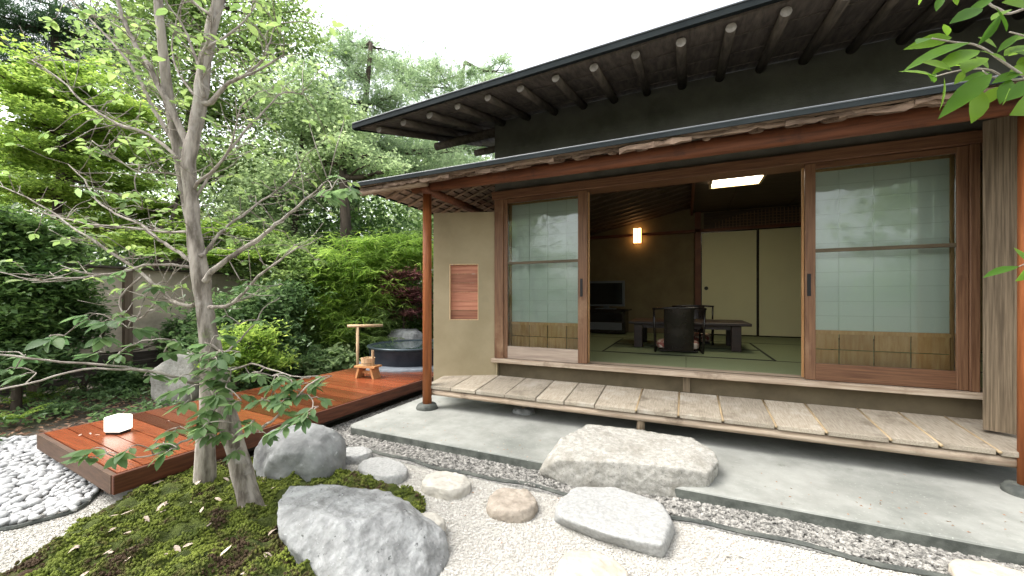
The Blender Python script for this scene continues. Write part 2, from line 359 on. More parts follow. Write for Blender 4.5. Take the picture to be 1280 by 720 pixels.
def scatter_gn(name, pts, r, m, scale_rng=(.6,1.3), flat=(1,1,.7), label=None, cat=None, kind='stuff', parent=None, sub=1):
    """a heap of tiny stones or tufts: one object, each piece a little rounded solid with its own turn and size"""
    me = bpy.data.meshes.new(name); me.from_pydata([tuple(p) for p in pts], [], []); me.update(); me.materials.append(M[m])
    o = bpy.data.objects.new(name, me); link(o, parent)
    ng = bpy.data.node_groups.new(name+'_scatter', 'GeometryNodeTree')
    ng.interface.new_socket('Geometry', in_out='INPUT', socket_type='NodeSocketGeometry')
    ng.interface.new_socket('Geometry', in_out='OUTPUT', socket_type='NodeSocketGeometry')
    n = ng.nodes; l = ng.links; gi = n.new('NodeGroupInput'); go = n.new('NodeGroupOutput')
    ico = n.new('GeometryNodeMeshIcoSphere'); ico.inputs['Radius'].default_value = r; ico.inputs['Subdivisions'].default_value = sub
    sm = n.new('GeometryNodeSetMaterial'); sm.inputs['Material'].default_value = M[m]; l.new(ico.outputs['Mesh'], sm.inputs['Geometry'])
    ip = n.new('GeometryNodeInstanceOnPoints'); l.new(gi.outputs[0], ip.inputs['Points']); l.new(sm.outputs[0], ip.inputs['Instance'])
    rr = n.new('FunctionNodeRandomValue'); rr.data_type = 'FLOAT_VECTOR'; rr.inputs[0].default_value = (-.5,-.5,0); rr.inputs[1].default_value = (.5,.5,6.28)
    l.new(rr.outputs[0], ip.inputs['Rotation'])
    rs = n.new('FunctionNodeRandomValue'); rs.data_type = 'FLOAT_VECTOR'
    rs.inputs[0].default_value = tuple(f*scale_rng[0] for f in flat); rs.inputs[1].default_value = tuple(f*scale_rng[1] for f in flat); rs.inputs['Seed'].default_value = 5
    l.new(rs.outputs[0], ip.inputs['Scale']); l.new(ip.outputs[0], go.inputs[0])
    md = o.modifiers.new('scatter', 'NODES'); md.node_group = ng
    return tag(o, label, cat, None, kind)
def leaf_cloud(name, C, D, L, W, m, parent=None, fold=.25, kind='stuff', droop=0.0):
    """many leaf-sized folded blades. C centres, D unit directions, L length, W width arrays"""
    C = np.asarray(C, float); D = np.asarray(D, float); n = len(C)
    L = np.broadcast_to(np.asarray(L, float), (n,)); W = np.broadcast_to(np.asarray(W, float), (n,))
    D = D/np.linalg.norm(D, axis=1, keepdims=True)
    U = np.random.normal(size=(n,3)); U[:,2] = np.abs(U[:,2])+1.2*(1-0)  # leaf faces mostly up
    S = np.cross(D, U); S /= np.linalg.norm(S, axis=1, keepdims=True)+1e-9; N = np.cross(S, D)
    a = C; b = C + D*L[:,None]; b[:,2] -= droop*L
    mid = C + D*(L*.45)[:,None]; lift = N*(W*fold)[:,None]
    p1 = mid + S*(W/2)[:,None] + lift; p2 = mid - S*(W/2)[:,None] + lift
    V = np.stack([a, p1, b, p2], 1).reshape(-1,3)
    org = V.mean(0); V = V - org
    me = bpy.data.meshes.new(name)
    me.vertices.add(4*n); me.vertices.foreach_set('co', V.astype(np.float32).ravel())
    i = np.arange(n)*4; T = np.stack([i, i+1, i+2, i, i+2, i+3], 1).ravel().astype(np.int32)
    me.loops.add(6*n); me.loops.foreach_set('vertex_index', T)
    me.polygons.add(2*n); me.polygons.foreach_set('loop_start', (np.arange(2*n)*3).astype(np.int32))
    me.polygons.foreach_set('loop_total', np.full(2*n, 3, np.int32))
    me.update(calc_edges=True)
    at = me.attributes.new('tone', 'FLOAT', 'FACE'); at.data.foreach_set('value', np.repeat(np.random.rand(n), 2).astype(np.float32))
    me.materials.append(M[m])
    o = bpy.data.objects.new(name, me)
    o.location = Vector(org) - (wloc(parent) if parent is not None else Vector((0,0,0))); link(o, parent)
    if kind: o['kind'] = kind
    return o

# ---------------------------------------------------------------- ground
E = EYE
ST = 'structure'
g = sheet('ground', [(-300,-300),(300,-300),(300,300),(-300,300)], -.03, 'soil'); tag(g, kind=ST, label='dark garden soil reaching out under the trees')
# white gravel court
WG = [(-5.6,1.02),(-4.9,.72),(-5.0,-1.2),(2.6,-1.2),(2.6,2.34),(-2.55,2.36),(-2.95,2.62),(-2.98,3.2),(-3.1,3.2),(-3.1,1.3),(-4.3,1.3),(-4.75,1.6),(-4.80,4.6),(-5.0,4.6),(-5.05,1.6)]
wg = sheet('gravel_court', WG, 0.0, 'gravel', .02); tag(wg, kind=ST, label='raked white gravel court in front of the veranda')
SLAB_Y = 2.555
# grey chip strip and edging
strip = [(2.6,2.33),(2.6,2.8),(-2.6,2.8),(-2.6,4.4),(-3.02,4.4),(-3.05,2.2),(-2.6,2.28)]
st = sheet('chip_strip', strip, .006, 'grey_gravel'); tag(st, kind=ST, label='strip of grey stone chips along the slab')
pts = []
for i in range(60):
    x = -2.62 + i*5.2/59; pts.append((x, 2.325 + .018*math.sin(x*5.1) + .012*math.sin(x*13+1), .012))
ed = MB().tube(pts, .013, 6).build('edging_strip', 'edging'); tag(ed, 'thin dark edging between the grey chips and white gravel', 'edging')
# slab with rounded corner and a worn rim
def rounded(x0,x1,y0,y1,r):
    out = []
    for (cx, cy, a0) in ((x1-r,y1-r,0),(x0+r,y1-r,90),(x0+r,y0+r,180),(x1-r,y0+r,270)):
        for k in range(7): a = R(a0+15*k); out.append((cx+r*math.cos(a), cy+r*math.sin(a)))
    return out
def slab_piece(name, poly, z0, z1, b, top, side, kind=None, label=None):
    n = len(poly); cx = sum(p[0] for p in poly)/n; cy = sum(p[1] for p in poly)/n
    ring = []
    for (ins, z) in ((0,z0),(0,z1-b),(b*.3,z1-b*.3),(b,z1)):
        for i,(x,y) in enumerate(poly):
            ax,ay = poly[i-1]; bx,by = poly[(i+1)%n]; dx,dy = bx-ax,by-ay; q = math.hypot(dx,dy)+1e-9
            ring.append((x-dy/q*ins, y+dx/q*ins, z))
    fs = []
    for r_ in range(3):
        for i in range(n): fs.append((r_*n+i, r_*n+(i+1)%n, (r_+1)*n+(i+1)%n, (r_+1)*n+i))
    fs.append(tuple(3*n+i for i in range(n)))
    o = obj(name, ring, fs, top); o.data.materials.append(M[side])
    for p in o.data.polygons[:n]: p.material_index = 1
    if kind: tag(o, label, kind=kind)
    return o
slab_piece('concrete_slab', rounded(-2.80, 4.2, SLAB_Y, 7.2, .09), -.02, .085, .012, 'slab', 'slabside', ST, 'pale grey green concrete slab under the veranda')

# chips, grains
def rnd_in(poly, n, z=0.0, jz=.003, hole=None):
    xs = [p[0] for p in poly]; ys = [p[1] for p in poly]
    X = np.random.uniform(min(xs), max(xs), n*3); Y = np.random.uniform(min(ys), max(ys), n*3)
    k = npinpoly(X, Y, poly)
    if hole is not None: k &= ~hole(X, Y)
    X = X[k][:n]; Y = Y[k][:n]
    return np.stack([X, Y, z+np.random.uniform(-jz, jz, len(X))], 1)
chips = rnd_in([(2.6,2.345),(2.6,2.6),(-2.6,2.6),(-2.6,2.34)], 15000, .012, .006)
chips2 = rnd_in([(-2.6,2.34),(-2.6,2.6),(-2.81,2.6),(-2.81,4.4),(-3.04,4.4),(-3.04,2.2)], 5500, .012, .006)
scatter_gn('stone_chips', np.vstack([chips, chips2]), .0105, 'chip', (.5,1.5), (1.3,1,.55), 'loose grey stone chips filling the strip beside the slab', 'gravel')
# moss mound outline (from the photograph, on the ground)
MO = [G(x,y,.02) for x,y in ((-60,760),(0,716),(60,680),(140,628),(215,592),(262,580),(300,572),(345,585),(400,592),(440,588),(500,604),(536,626),(528,640),(470,640),(430,660),(440,720),(455,800),(470,900))]
MOSS = [(p.x, p.y) for p in MO] + [(-.75,.62),(-1.0,.3),(-1.9,.1),(-2.5,.25)]
def near_grid(X, Y): return npinpoly(X, Y, MOSS)
def pebble_arc_in(X, Y): return npinpoly(X, Y, PEB)
PEBp = [G(x,y) for x,y in ((-60,655),(0,664),(45,655),(95,640),(118,622),(128,606))]
PEB = [(p.x,p.y) for p in PEBp] + [(-3.75,1.28),(-4.5,1.30),(-4.70,1.40)] + [(p.x,p.y) for p in [G(45,549),G(0,553),G(-60,556)]]
gr1 = rnd_in([(-2.3,.9),(2.2,.9),(2.2,2.31),(-2.55,2.31)], 110000, .002, .002, near_grid)
gr2 = rnd_in([(-4.0,.2),(-2.2,.2),(-2.6,1.1),(-3.2,1.15),(-4.6,1.3),(-5.4,1.3)], 30000, .002, .002, lambda X,Y: near_grid(X,Y)|npinpoly(X,Y,PEB))
scatter_gn('gravel_grains', np.vstack([gr1, gr2]), .0045, 'grain', (.5,1.35), (1.2,1,.6), 'fine white gravel grains lying loose over the court', 'gravel')

# mound
def moss_h(x, y, d):
    h = .115*(1-math.exp(-d/.16))
    h += .030*noise.noise(Vector((x*6, y*6, 0))) + .042*noise.noise(Vector((x*14, y*14, 3))) + .018*noise.noise(Vector((x*42, y*42, 7)))
    return h
def moss_z(x, y):
    d = float(npdist(np.array([x]), np.array([y]), MOSS)[0])
    return moss_h(x, y, d) if inpoly(x, y, MOSS) else 0.0
xs = np.arange(-3.3, -.6, .014); ys = np.arange(.05, 2.3, .014)
X, Y = np.meshgrid(xs, ys); ins = npinpoly(X, Y, MOSS); D = npdist(X, Y, MOSS)
vid = -np.ones(X.shape, int); vs = []; keep = ins | (D < .025)
for j in range(X.shape[0]):
    for i in range(X.shape[1]):
        if keep[j,i]:
            vid[j,i] = len(vs); z = moss_h(X[j,i], Y[j,i], D[j,i]) if ins[j,i] else -.01
            vs.append((X[j,i], Y[j,i], max(z, -.012)))
fs = []
for j in range(X.shape[0]-1):
    for i in range(X.shape[1]-1):
        q = (vid[j,i], vid[j,i+1], vid[j+1,i+1], vid[j+1,i])
        if min(q) >= 0: fs.append(q)
mo = obj('moss_mound', vs, fs, 'moss', None, True); tag(mo, kind=ST, label='low mound of moss under the garden tree')
tp = []
va = np.array(vs); sel = np.random.choice(len(va), 42000)
for k in sel:
    x, y, z = va[k]
    if noise.noise(Vector((x*7+9, y*7, 1))) > -.22 and z > 0:
        cl = noise.noise(Vector((x*22, y*22, 5)))
        tp.append((x+random.uniform(-.008,.008), y+random.uniform(-.008,.008), z+.003+.008*max(0,cl)))
scatter_gn('moss_tufts', tp, .0068, 'tuft', (.45,1.25), (1,1,1.35), 'springy green moss cushions covering the low mound', 'moss')

# ---------------------------------------------------------------- rocks and stepping stones
def rock(name, c, rx, ry, rz, rot, m, seed, planes=(), amp=.06, freq=2.2, power=2.6, sub=5, fine=.012, base=None):
    """superellipsoid cut by planes (local unit normals, offset) then weathered"""
    bm = bmesh.new(); bmesh.ops.create_icosphere(bm, subdivisions=sub, radius=1)
    cr, sr = math.cos(rot), math.sin(rot); off = Vector((seed*3.1, seed*1.7, seed*.9))
    mn = min(rx, ry, rz)
    for v in bm.verts:
        p = v.co; s = (abs(p.x)**power+abs(p.y)**power+abs(p.z)**power)**(-1/power); p = p*s
        for (nx,ny,nz,dd) in planes:
            nn = Vector((nx,ny,nz)).normalized(); k = p.dot(nn)-dd
            if k > 0: p = p - nn*k*.93
        q = Vector((p.x*rx, p.y*ry, p.z*rz))
        s0 = Vector((q.x, q.y, q.z))/max(rx,.12)
        dn = noise.fractal(s0*freq+off, 1.0, 2.0, 4)*amp*mn*2
        df = noise.fractal(s0*freq*5+off, .9, 2.0, 4)*fine
        nn = Vector((p.x/rx, p.y/ry, p.z/rz)).normalized()
        q = q + nn*(dn+df)
        v.co = (q.x*cr-q.y*sr, q.x*sr+q.y*cr, q.z)
    me = bpy.data.meshes.new(name); bm.to_mesh(me); bm.free(); me.shade_smooth(); me.materials.append(M[m])
    o = bpy.data.objects.new(name, me); o.location = c; link(o); return o
def hull_rock(name, pts, m, seed, amp=.012, fine=.006, freq=6.0, soft=5, cell=.022):
    """a stone from its corner points: faces broken up fine, edges worn round, surface weathered"""
    bm = bmesh.new(); vs = [bm.verts.new(Vector(p)) for p in pts]
    r = bmesh.ops.convex_hull(bm, input=vs); dead = [v for v in bm.verts if not v.link_faces]; bmesh.ops.delete(bm, geom=dead, context='VERTS')
    bmesh.ops.triangulate(bm, faces=bm.faces[:])
    for _ in range(7):
        es = [e for e in bm.edges if e.calc_length() > cell]
        if not es: break
        bmesh.ops.subdivide_edges(bm, edges=es, cuts=1, use_grid_fill=False); bmesh.ops.triangulate(bm, faces=[f for f in bm.faces if len(f.verts) > 3])
    for _ in range(soft): bmesh.ops.smooth_vert(bm, verts=bm.verts[:], factor=.5, use_axis_x=True, use_axis_y=True, use_axis_z=True)
    bm.normal_update(); off = Vector((seed*3.1, seed*1.7, seed*.9)); mv = []
    for v in bm.verts:
        d = noise.fractal(v.co*freq+off, 1.0, 2.0, 3)*amp + noise.fractal(v.co*freq*6+off, .9, 2.1, 4)*fine - abs(noise.noise(v.co*freq*2.5+off))*amp*.8
        mv.append(v.co + v.normal*d)
    for v, q in zip(bm.verts, mv): v.co = q
    c = sum((v.co for v in bm.verts), Vector())/len(bm.verts); c.z = 0
    for v in bm.verts: v.co -= c
    me = bpy.data.meshes.new(name); bm.to_mesh(me); bm.free(); me.shade_smooth(); me.materials.append(M[m])
    o = bpy.data.objects.new(name, me); o.location = c; link(o); return o
# large granite step before the veranda
o = hull_rock('step_stone', [G(702,547,.22),G(735,529,.245),G(792,535,.245),G(865,547,.235),G(892,563,.22),G(899,576,.19),G(684,568,.15),G(698,574,.18),G(770,577,.205),G(845,584,.205),G(886,592,.17),
    G(673,588,.06),G(676,596,.0),G(722,613,.0),G(805,622,0),G(840,630,-.02),G(882,629,-.02),G(898,612,-.01),(-.78,2.95,.02),(.17,2.97,.02)], 'granite', 3, .008, .005, 4, 3, .016)
tag(o, 'large pale granite block used as step before the veranda', 'rock')
o = hull_rock('stepping_stone', [G(x,y,.085) for x,y in ((716,607),(766,607),(828,627),(841,648),(830,682),(760,668),(700,646),(693,630))]+[G(x,y,-.01) for x,y in ((690,654),(742,676),(830,702),(846,668),(722,620),(800,624))], 'granite_flat', 11, .004, .003, 5, 22, .013)
tag(o, 'wide flat grey oblong stepping stone before the granite step', 'stepping stone', 'stepping stones in the white gravel')
def flat(name, px, py, rx, ry, rot, m, seed, label, z=.035, rz=.05, power=2.4, planes=()):
    c = G(px, py, z+.02); o = rock(name, (c.x, c.y, .010), rx, ry, rz*1.6, rot, m, seed, [(0,0,1,.54),(.5,.2,1,.80),(-.4,-.4,1,.82)]+list(planes), .045, 1.8, power, 5, .004)
    tag(o, label, 'stepping stone', 'stepping stones in the white gravel'); return o
flat('stepping_stone', 640, 625, .148, .140, R(10), 'brown_stone', 12, 'round brown stepping stone between the pale ones', .035, .06)
flat('stepping_stone', 558, 601, .165, .125, R(-5), 'cream_stone', 13, 'cream oval stepping stone left of the round brown one', .035, .06)
flat('stepping_stone', 478, 584, .215, .125, R(-12), 'granite_flat', 14, 'long pale stepping stone right behind the green moss tip', .035, .06)
flat('stepping_stone', 443, 566, .13, .10, R(20), 'granite_flat', 15, 'small pale stepping stone touching the round boulder', .03, .06)
flat('stepping_stone', 739, 712, .155, .14, R(0), 'tan_stone', 16, 'beige stepping stone cut off by the bottom edge, in front', .035, .05)
flat('stepping_stone', 1258, 724, .17, .10, R(0), 'tan_stone', 17, 'greenish stone in the grey chips at the bottom right', .03, .06)
flat('stepping_stone', 532, 652, .10, .085, R(30), 'cream_stone', 18, 'small pale stone tucked behind the big dark boulder', .06, .09)
# boulders
o = rock('boulder', (-2.42, 1.82, .10), .298, .26, .262, R(22), 'rock_smooth', 21, [(0,0,1,.97),(-.7,-.7,.3,.90),(.2,-1,.1,.9)], .06, 1.6, 2.15, 5, .005)
tag(o, 'rounded grey boulder standing beside the red deck', 'rock')
o = hull_rock('boulder', [P(362,607,2.06),P(395,604,2.10),P(488,612,2.08),P(512,629,2.0),P(344,628,1.88),P(346,660,1.74),P(432,652,1.70),P(500,640,1.80),P(558,664,1.90),P(563,704,1.82),
    G(395,745,-.02),G(450,790,-.02),G(545,735,-.02),G(362,700,-.02),G(375,650,-.02),G(520,650,-.02),G(562,705,-.02)], 'rock', 27, .012, .006, 4.5, 4, .015)
tag(o, 'large angular boulder with a flat top at the front of the mound', 'rock')
c = G(214, 507, 0)
o = rock('standing_stone', (c.x-.2, c.y+.15, .26), .25, .16, .34, R(24), 'granite', 31, [(-.5,0,1,.70),(.3,-1,.2,.8),(-1,0,.1,.85)], .08, 1.8, 3, 4, .01)
tag(o, 'pale upright stone behind the deck, left of the tree', 'rock')
c = P(507, 424, 7.1)
o = rock('boulder', (c.x, c.y, .42), .36, .25, .30, 0, 'rock', 37, [(0,0,1,.8)], .1, 2, 2.5, 4, .01)
tag(o, 'grey boulder behind the round bath tub', 'rock')
# row of small pale stones along the back of the deck
for i in range(26):
    y = .9 + i*.155 + random.uniform(-.03,.03)
    r_ = random.uniform(.04,.085)
    o = rock('border_stone', (-4.66+random.uniform(-.03,.03), y+.35, .03), r_*1.3, r_, r_*.6, R(random.uniform(0,180)), 'pebble', 50+i, [(0,0,1,.8)], .15, 1.5, 2.4, 2, .003)
    tag(o, 'small pale border stone lying along the back edge of the deck', 'stone', 'small stones along the back of the deck')

# ---------------------------------------------------------------- white pebble bed
pb = sheet('pebble_bed', PEB, .004, 'gravel'); tag(pb, kind=ST, label='bed of white pebbles by the end of the deck')
pm = []
for k in range(7):
    bm = bmesh.new(); bmesh.ops.create_icosphere(bm, subdivisions=2, radius=1)
    for v in bm.verts:
        q = v.co; q = Vector((q.x*1.25, q.y*.95, q.z*.62)); q += v.co*noise.noise(v.co*1.3+Vector((k*5,0,0)))*.28; v.co = q
    me = bpy.data.meshes.new('pebble'); bm.to_mesh(me); bm.free(); me.shade_smooth(); me.materials.append(M['pebble']); pm.append(me)
cand = []
xs = [p[0] for p in PEB]; ys = [p[1] for p in PEB]; tries = 0
while len(cand) < 1300 and tries < 60000:
    tries += 1
    x = random.uniform(min(xs), max(xs)); y = random.uniform(min(ys), max(ys))
    if not inpoly(x, y, PEB): continue
    r_ = random.uniform(.017, .036)
    if all((x-a)**2+(y-b)**2 > ((r_+c_)*.78)**2 for a,b,c_ in cand): cand.append((x,y,r_))
def inview(x, y):
    v = Vector((x, y, 0)); d = v.dot(FW); px = CX+F*v.dot(RT)/d if d > .1 else -999
    return px
vis = [c_ for c_ in cand if -15 < inview(c_[0], c_[1]) < 140]; vis.sort(key=lambda c_: math.hypot(c_[0], c_[1])/c_[2])
first = set(vis[:300]); restmb = MB()
for c_ in cand:
    rot = Quaternion((0,0,1), random.uniform(0,6.28)) @ Quaternion((1,0,0), random.uniform(-.45,.45)) @ Quaternion((0,1,0), random.uniform(-.4,.4))
    me = random.choice(pm); z = .014+c_[2]*.35+random.uniform(0,.012)
    if c_ in first:
        o = bpy.data.objects.new('pebble', me); o.rotation_mode = 'QUATERNION'; o.rotation_quaternion = rot; o.scale = (c_[2],)*3
        o.location = Vector((c_[0], c_[1], z)) - pb.location; link(o, pb)
    else:
        vs = [tuple(Vector((c_[0],c_[1],z)) + rot @ (v.co*c_[2])) for v in me.vertices]; restmb.add(vs, [tuple(p.vertices) for p in me.polygons])
o = restmb.build('pebbles', 'pebble', pb, True); o['kind'] = 'stuff'
arc = smooth_path([Vector((p.x,p.y,.012)) for p in PEBp], 5)
tag(MB().tube(arc, .013, 6).build('edging_strip', 'edging'), 'curved dark edging round the white pebble bed', 'edging')

# ---------------------------------------------------------------- wooden deck
DX0, DX1, DY0, DY1, DZ = -4.44, -3.03, 1.10, 4.42, .215
deck = thing('wooden_deck', ((DX0+DX1)/2, (DY0+DY1)/2, 0), 'low deck of red hardwood planks with a glowing lamp on it', 'deck')
SH = .10                                                  # the boards run a little askew
y = DY0; k = 0; w = .118
while y < DY1-.02:
    y0, y1 = y+.0035, min(y+w-.0035, DY1)
    sh = SH
    zt = DZ + random.uniform(-.0012,.0012)
    def yy(yv, left): return min(yv + (sh if left else 0), DY1)
    p = [(DX0,yy(y0,1),DZ-.028),(DX1,y0,DZ-.028),(DX1,y1,DZ-.028),(DX0,yy(y1,1)+.0001,DZ-.028),
         (DX0,yy(y0,1),zt),(DX1,y0,zt),(DX1,y1,zt),(DX0,yy(y1,1)+.0001,zt)]
    MB().hexa(p).build('plank', 'ipe', deck)
    y += w
MB().box(DX1+.001, DX1+.028, DY0-.025, DY1, DZ-.115, DZ-.003, .003).build('side_board', 'ipe_side', deck)
MB().box(DX0-.028, DX0-.001, DY0+SH-.02, DY1, DZ-.115, DZ-.003, .003).build('side_board', 'ipe_side', deck)
MB().hexa([(DX0-.028,DY0+SH-.028,DZ-.115),(DX1+.0,DY0-.028,DZ-.115),(DX1+.0,DY0-.002,DZ-.115),(DX0-.0,DY0+SH-.002,DZ-.115),
           (DX0-.028,DY0+SH-.028,DZ-.004),(DX1+.0,DY0-.028,DZ-.004),(DX1+.0,DY0-.002,DZ-.004),(DX0-.0,DY0+SH-.002,DZ-.004)]).build('end_board', 'ipe_end', deck)
for x in (DX0+.22, DX1-.22):
    box('joist', x-.04, x+.04, DY0+.2, DY1-.1, .0, DZ-.030, 'fence_board', deck)
# cube lamp
lp = G(148, 541, DZ)
lamp = thing('floor_lamp', (lp.x, lp.y, DZ), 'glowing white cube lamp on the near end of the red deck', 'lamp')
s_ = .062
o = MB().box(-s_, s_, -s_*.85, s_*.85, .02, .130, .008).build('lamp_shade', 'floor_lamp', None)
o.parent = lamp; o.location = Vector(o.location)
o = MB().box(-s_*.9, s_*.9, -s_*.7, s_*.7, 0.001, .0195, .003).build('base', 'iron', None); o.parent = lamp
lamp.rotation_euler = (0,0,R(24))

# ---------------------------------------------------------------- tub, stool, spout
tc_ = P(517, 440, 6.15); tc_.z = 0
tub = thing('bath_tub', (tc_.x, tc_.y, .0), 'round black open-air bath tub beyond the deck', 'bath tub')
z1 = E-.725; TR = .68
MB().lathe(tc_, [(TR*.90,.02),(TR*.95,.30),(TR,z1-.03),(TR,z1-.02),(TR-.03,z1-.02),(TR*.85,.2)], 48).build('tub_body', 'tub', tub, True)
MB().lathe(tc_, [(TR+.005,z1-.035),(TR+.022,z1-.018),(TR+.018,z1),(TR-.035,z1),(TR-.04,z1-.018)], 48).build('rim', 'tub_rim', tub, True)
MB().lathe(tc_, [(TR-.032,z1-.04),(TR-.032,z1-.014)], 40).build('water_surface', 'water', tub)
o = MB().lathe(tc_, [(TR+.16,.0),(TR+.16,.235),(TR+.13,.25)], 40).build('tub_plinth', 'tub_base', None, True); tag(o, 'flat grey stone ring under the black bath tub', 'plinth')
sp = G(460, 472, DZ)
stool = thing('bath_stool', (sp.x, sp.y, DZ), 'small amber wooden bath stool on the deck by the tub', 'stool')
def rotbox(mb, cx, cy, w, d, z0, z1, ax=0, ay=0, rot=0):  # box leaning outwards towards its foot
    c, s = math.cos(rot), math.sin(rot); p = []
    for z, k in ((z0,1),(z1,0)):
        for (a,b) in ((-1,-1),(1,-1),(1,1),(-1,1)):
            x = a*w/2 + ax*k; y = b*d/2 + ay*k; x += cx; y += cy; p.append((x*c-y*s, x*s+y*c, z))
    return mb.hexa(p)
def put(mb, name, m, parent, smooth=False):
    o = mb.build(name, m, None, smooth); o.parent = parent; return o
put(rotbox(MB(), 0,0,.34,.19,.155,.18), 'seat', 'stool_wood', stool)
put(rotbox(MB(), -.10,0,.03,.17,0,.154,-.045), 'leg', 'stool_wood', stool); put(rotbox(MB(), .10,0,.03,.17,0,.154,.045), 'leg', 'stool_wood', stool)
put(rotbox(MB(), 0,0,.19,.02,.06,.10), 'stretcher', 'stool_wood', stool)
stool.rotation_euler = (0,0,R(8)); stool.scale = (.88,)*3
bk = thing('wooden_bucket', (sp.x, sp.y, DZ+.160), 'pale wooden pail with an upright handle standing on the stool', 'bucket')
st_ = MB()
for k in range(14):
    a0, a1 = 2*math.pi*k/14+.02, 2*math.pi*(k+1)/14-.02; p = []
    for z, r_ in ((0,.088),(.11,.10)):
        for (rr,aa) in ((r_,a0),(r_,a1),(r_-.012,a1),(r_-.012,a0)): p.append((rr*math.cos(aa), rr*math.sin(aa), z))
    st_.hexa(p)
put(st_, 'staves', 'hinoki', bk); put(MB().lathe((0,0), [(.086,.012),(.086,.018)], 20), 'base', 'hinoki', bk)
put(MB().lathe((0,0), [(.094,.03),(.096,.045)], 24), 'hoop', 'bamboo', bk)
put(rotbox(MB(), .092,0,.016,.035,.0,.225), 'handle', 'hinoki', bk); bk.scale = (.88,)*3
sb = G(447, 457, .24)
spout = thing('bamboo_spout', (sb.x, sb.y, .2), 'bamboo water spout on a pole beside the tub', 'spout')
ztop = E-.415
MB().tube([(sb.x,sb.y,.02),(sb.x,sb.y,ztop)], .021, 10).build('pole', 'hinoki', spout, True)
hd = (tc_-sb); hd.z = 0; hd.normalize()
MB().tube([Vector((sb.x,sb.y,ztop+.01))-hd*.14, Vector((sb.x,sb.y,ztop+.0))+hd*.36], .022, 10).build('spout_arm', 'hinoki', spout, True)

# ---------------------------------------------------------------- tea house
house = thing('garden_house', (0, 5.5, 0), 'traditional wooden house with deep eaves, open sliding doors and plank veranda', 'house')
HYF = 3.85                                                # plane of the doors
XL, XR = -1.94, 1.90
ZS, ZH = E-.661, E+1.09                                   # sill top, header underside
DFL = .30                                                # frame depth
# veranda
VY0, VY1 = 3.30, 3.83; VZ0, VZ1 = E-.909, E-.853
def vx(px, py):                                          # x on the veranda front edge
    d = (EYE-VZ0)*F/(py-HY); return None
def xfront(px):
    a = math.atan((px-CX)/F) - YAW; return VY0*math.tan(a)
ver = thing('veranda', (0, 3.5, 0), 'narrow veranda of weathered grey planks along the doors', 'veranda')
edges = [531,563,594,631,670,705,743,795,848,903.5,970,1033,1113,1176,1249,1340]
for i in range(len(edges)-1):
    x0, x1 = xfront(edges[i]), xfront(edges[i+1]); strip_ = i >= 7
    gap = .015 if strip_ else .007
    xa, xb = x0+gap/2, x1-gap/2; th = .034; jz = random.uniform(-.002,.002); fy = VY0-random.uniform(-.006,.006)
    p = [(xa,fy,VZ0-th+jz),(xb,fy,VZ0-th+jz),(xb,VY1,VZ1-th),(xa,VY1,VZ1-th),(xa,fy,VZ0+jz),(xb,fy,VZ0+jz),(xb,VY1,VZ1),(xa,VY1,VZ1)]
    bm = bmesh.new(); bv = [bm.verts.new(q) for q in p]
    for f_ in [(0,3,2,1),(4,5,6,7),(0,1,5,4),(1,2,6,5),(2,3,7,6),(3,0,4,7)]: bm.faces.new([bv[q] for q in f_])
    bmesh.ops.bevel(bm, geom=bm.edges[:], offset=.004, segments=1, affect='EDGES'); bm.verts.ensure_lookup_table(); bm.verts.index_update()
    obj('plank', [v.co[:] for v in bm.verts], [tuple(v.index for v in f_.verts) for f_ in bm.faces], 'weathered', ver); bm.free()
    if strip_ and i < 15:
        MB().tube([(x0,VY0-.012,VZ0-.010),(x0,VY1,VZ1-.006)], .0085, 8).build('bamboo_strip', 'bamboo', ver, True)
MB().tube([(xfront(531)+.0,VY0+.045,VZ0-.070),(3.4,VY0+.045,VZ0-.070)], .036, 12).build('edge_beam', 'weathered_x', ver, True)
box('joist', -2.4, 3.2, 3.72, 3.79, VZ1-.11, VZ1-.040, 'fence_board', ver)
for x, ys_, rs_ in ((xfront(640), .30, 1.3), (xfront(800), .055, 1)):
    MB().tube([(x,VY0+ys_,.10),(x,VY0+ys_,VZ0-.085)], .034, 10).build('leg', 'weathered_z', ver, True)
    o = rock('foot_stone', (x,VY0+ys_,.085), .09*rs_,.08*rs_,.045*rs_,0,'rock',int(x*7)+60,[(0,0,1,.8)],.1,2,2.4,3,.003); o.parent = ver; o.location = Vector((x,VY0+ys_,.085))-ver.location
# dark underside of the house: foundation wall set back
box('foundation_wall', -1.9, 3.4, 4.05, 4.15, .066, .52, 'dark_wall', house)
# floor edge beam & sill
box('corner_stub', XL-.045, XL+.028, 3.835, 4.0, VZ1-.10, ZS-.046, 'sand_wall', house)
box('plinth', XL+.03, 2.4, 3.87, 4.0, VZ1-.10, ZS-.046, 'plinth', house)
box('sill', XL-.02, 2.02, HYF-.075, HYF+.19, ZS-.045, ZS, 'weathered_x', house, .004)
box('sill_groove', XL+.02, 1.9, HYF+.03, HYF+.05, ZS+.0, ZS+.004, 'frame_dark', house)
for x in (xfront(858)*1.165,):
    box('stud', x-.03, x+.03, 3.855, 3.868, VZ1, ZS-.047, 'weathered_z', house)
# header and wall above
box('header', XL-.02, 2.02, HYF-.055, HYF+.17, ZH, ZH+.088, 'frame_x', house, .004)
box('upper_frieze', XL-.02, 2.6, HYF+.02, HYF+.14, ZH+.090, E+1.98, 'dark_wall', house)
# jambs
box('jamb', XL+.005, XL+.115, HYF-.04, HYF+.15, ZS+.001, ZH-.001, 'frame_z', house, .004)
box('jamb', 1.832, 1.885, HYF-.04, HYF+.15, ZS+.001, ZH-.001, 'frame_z', house, .004)
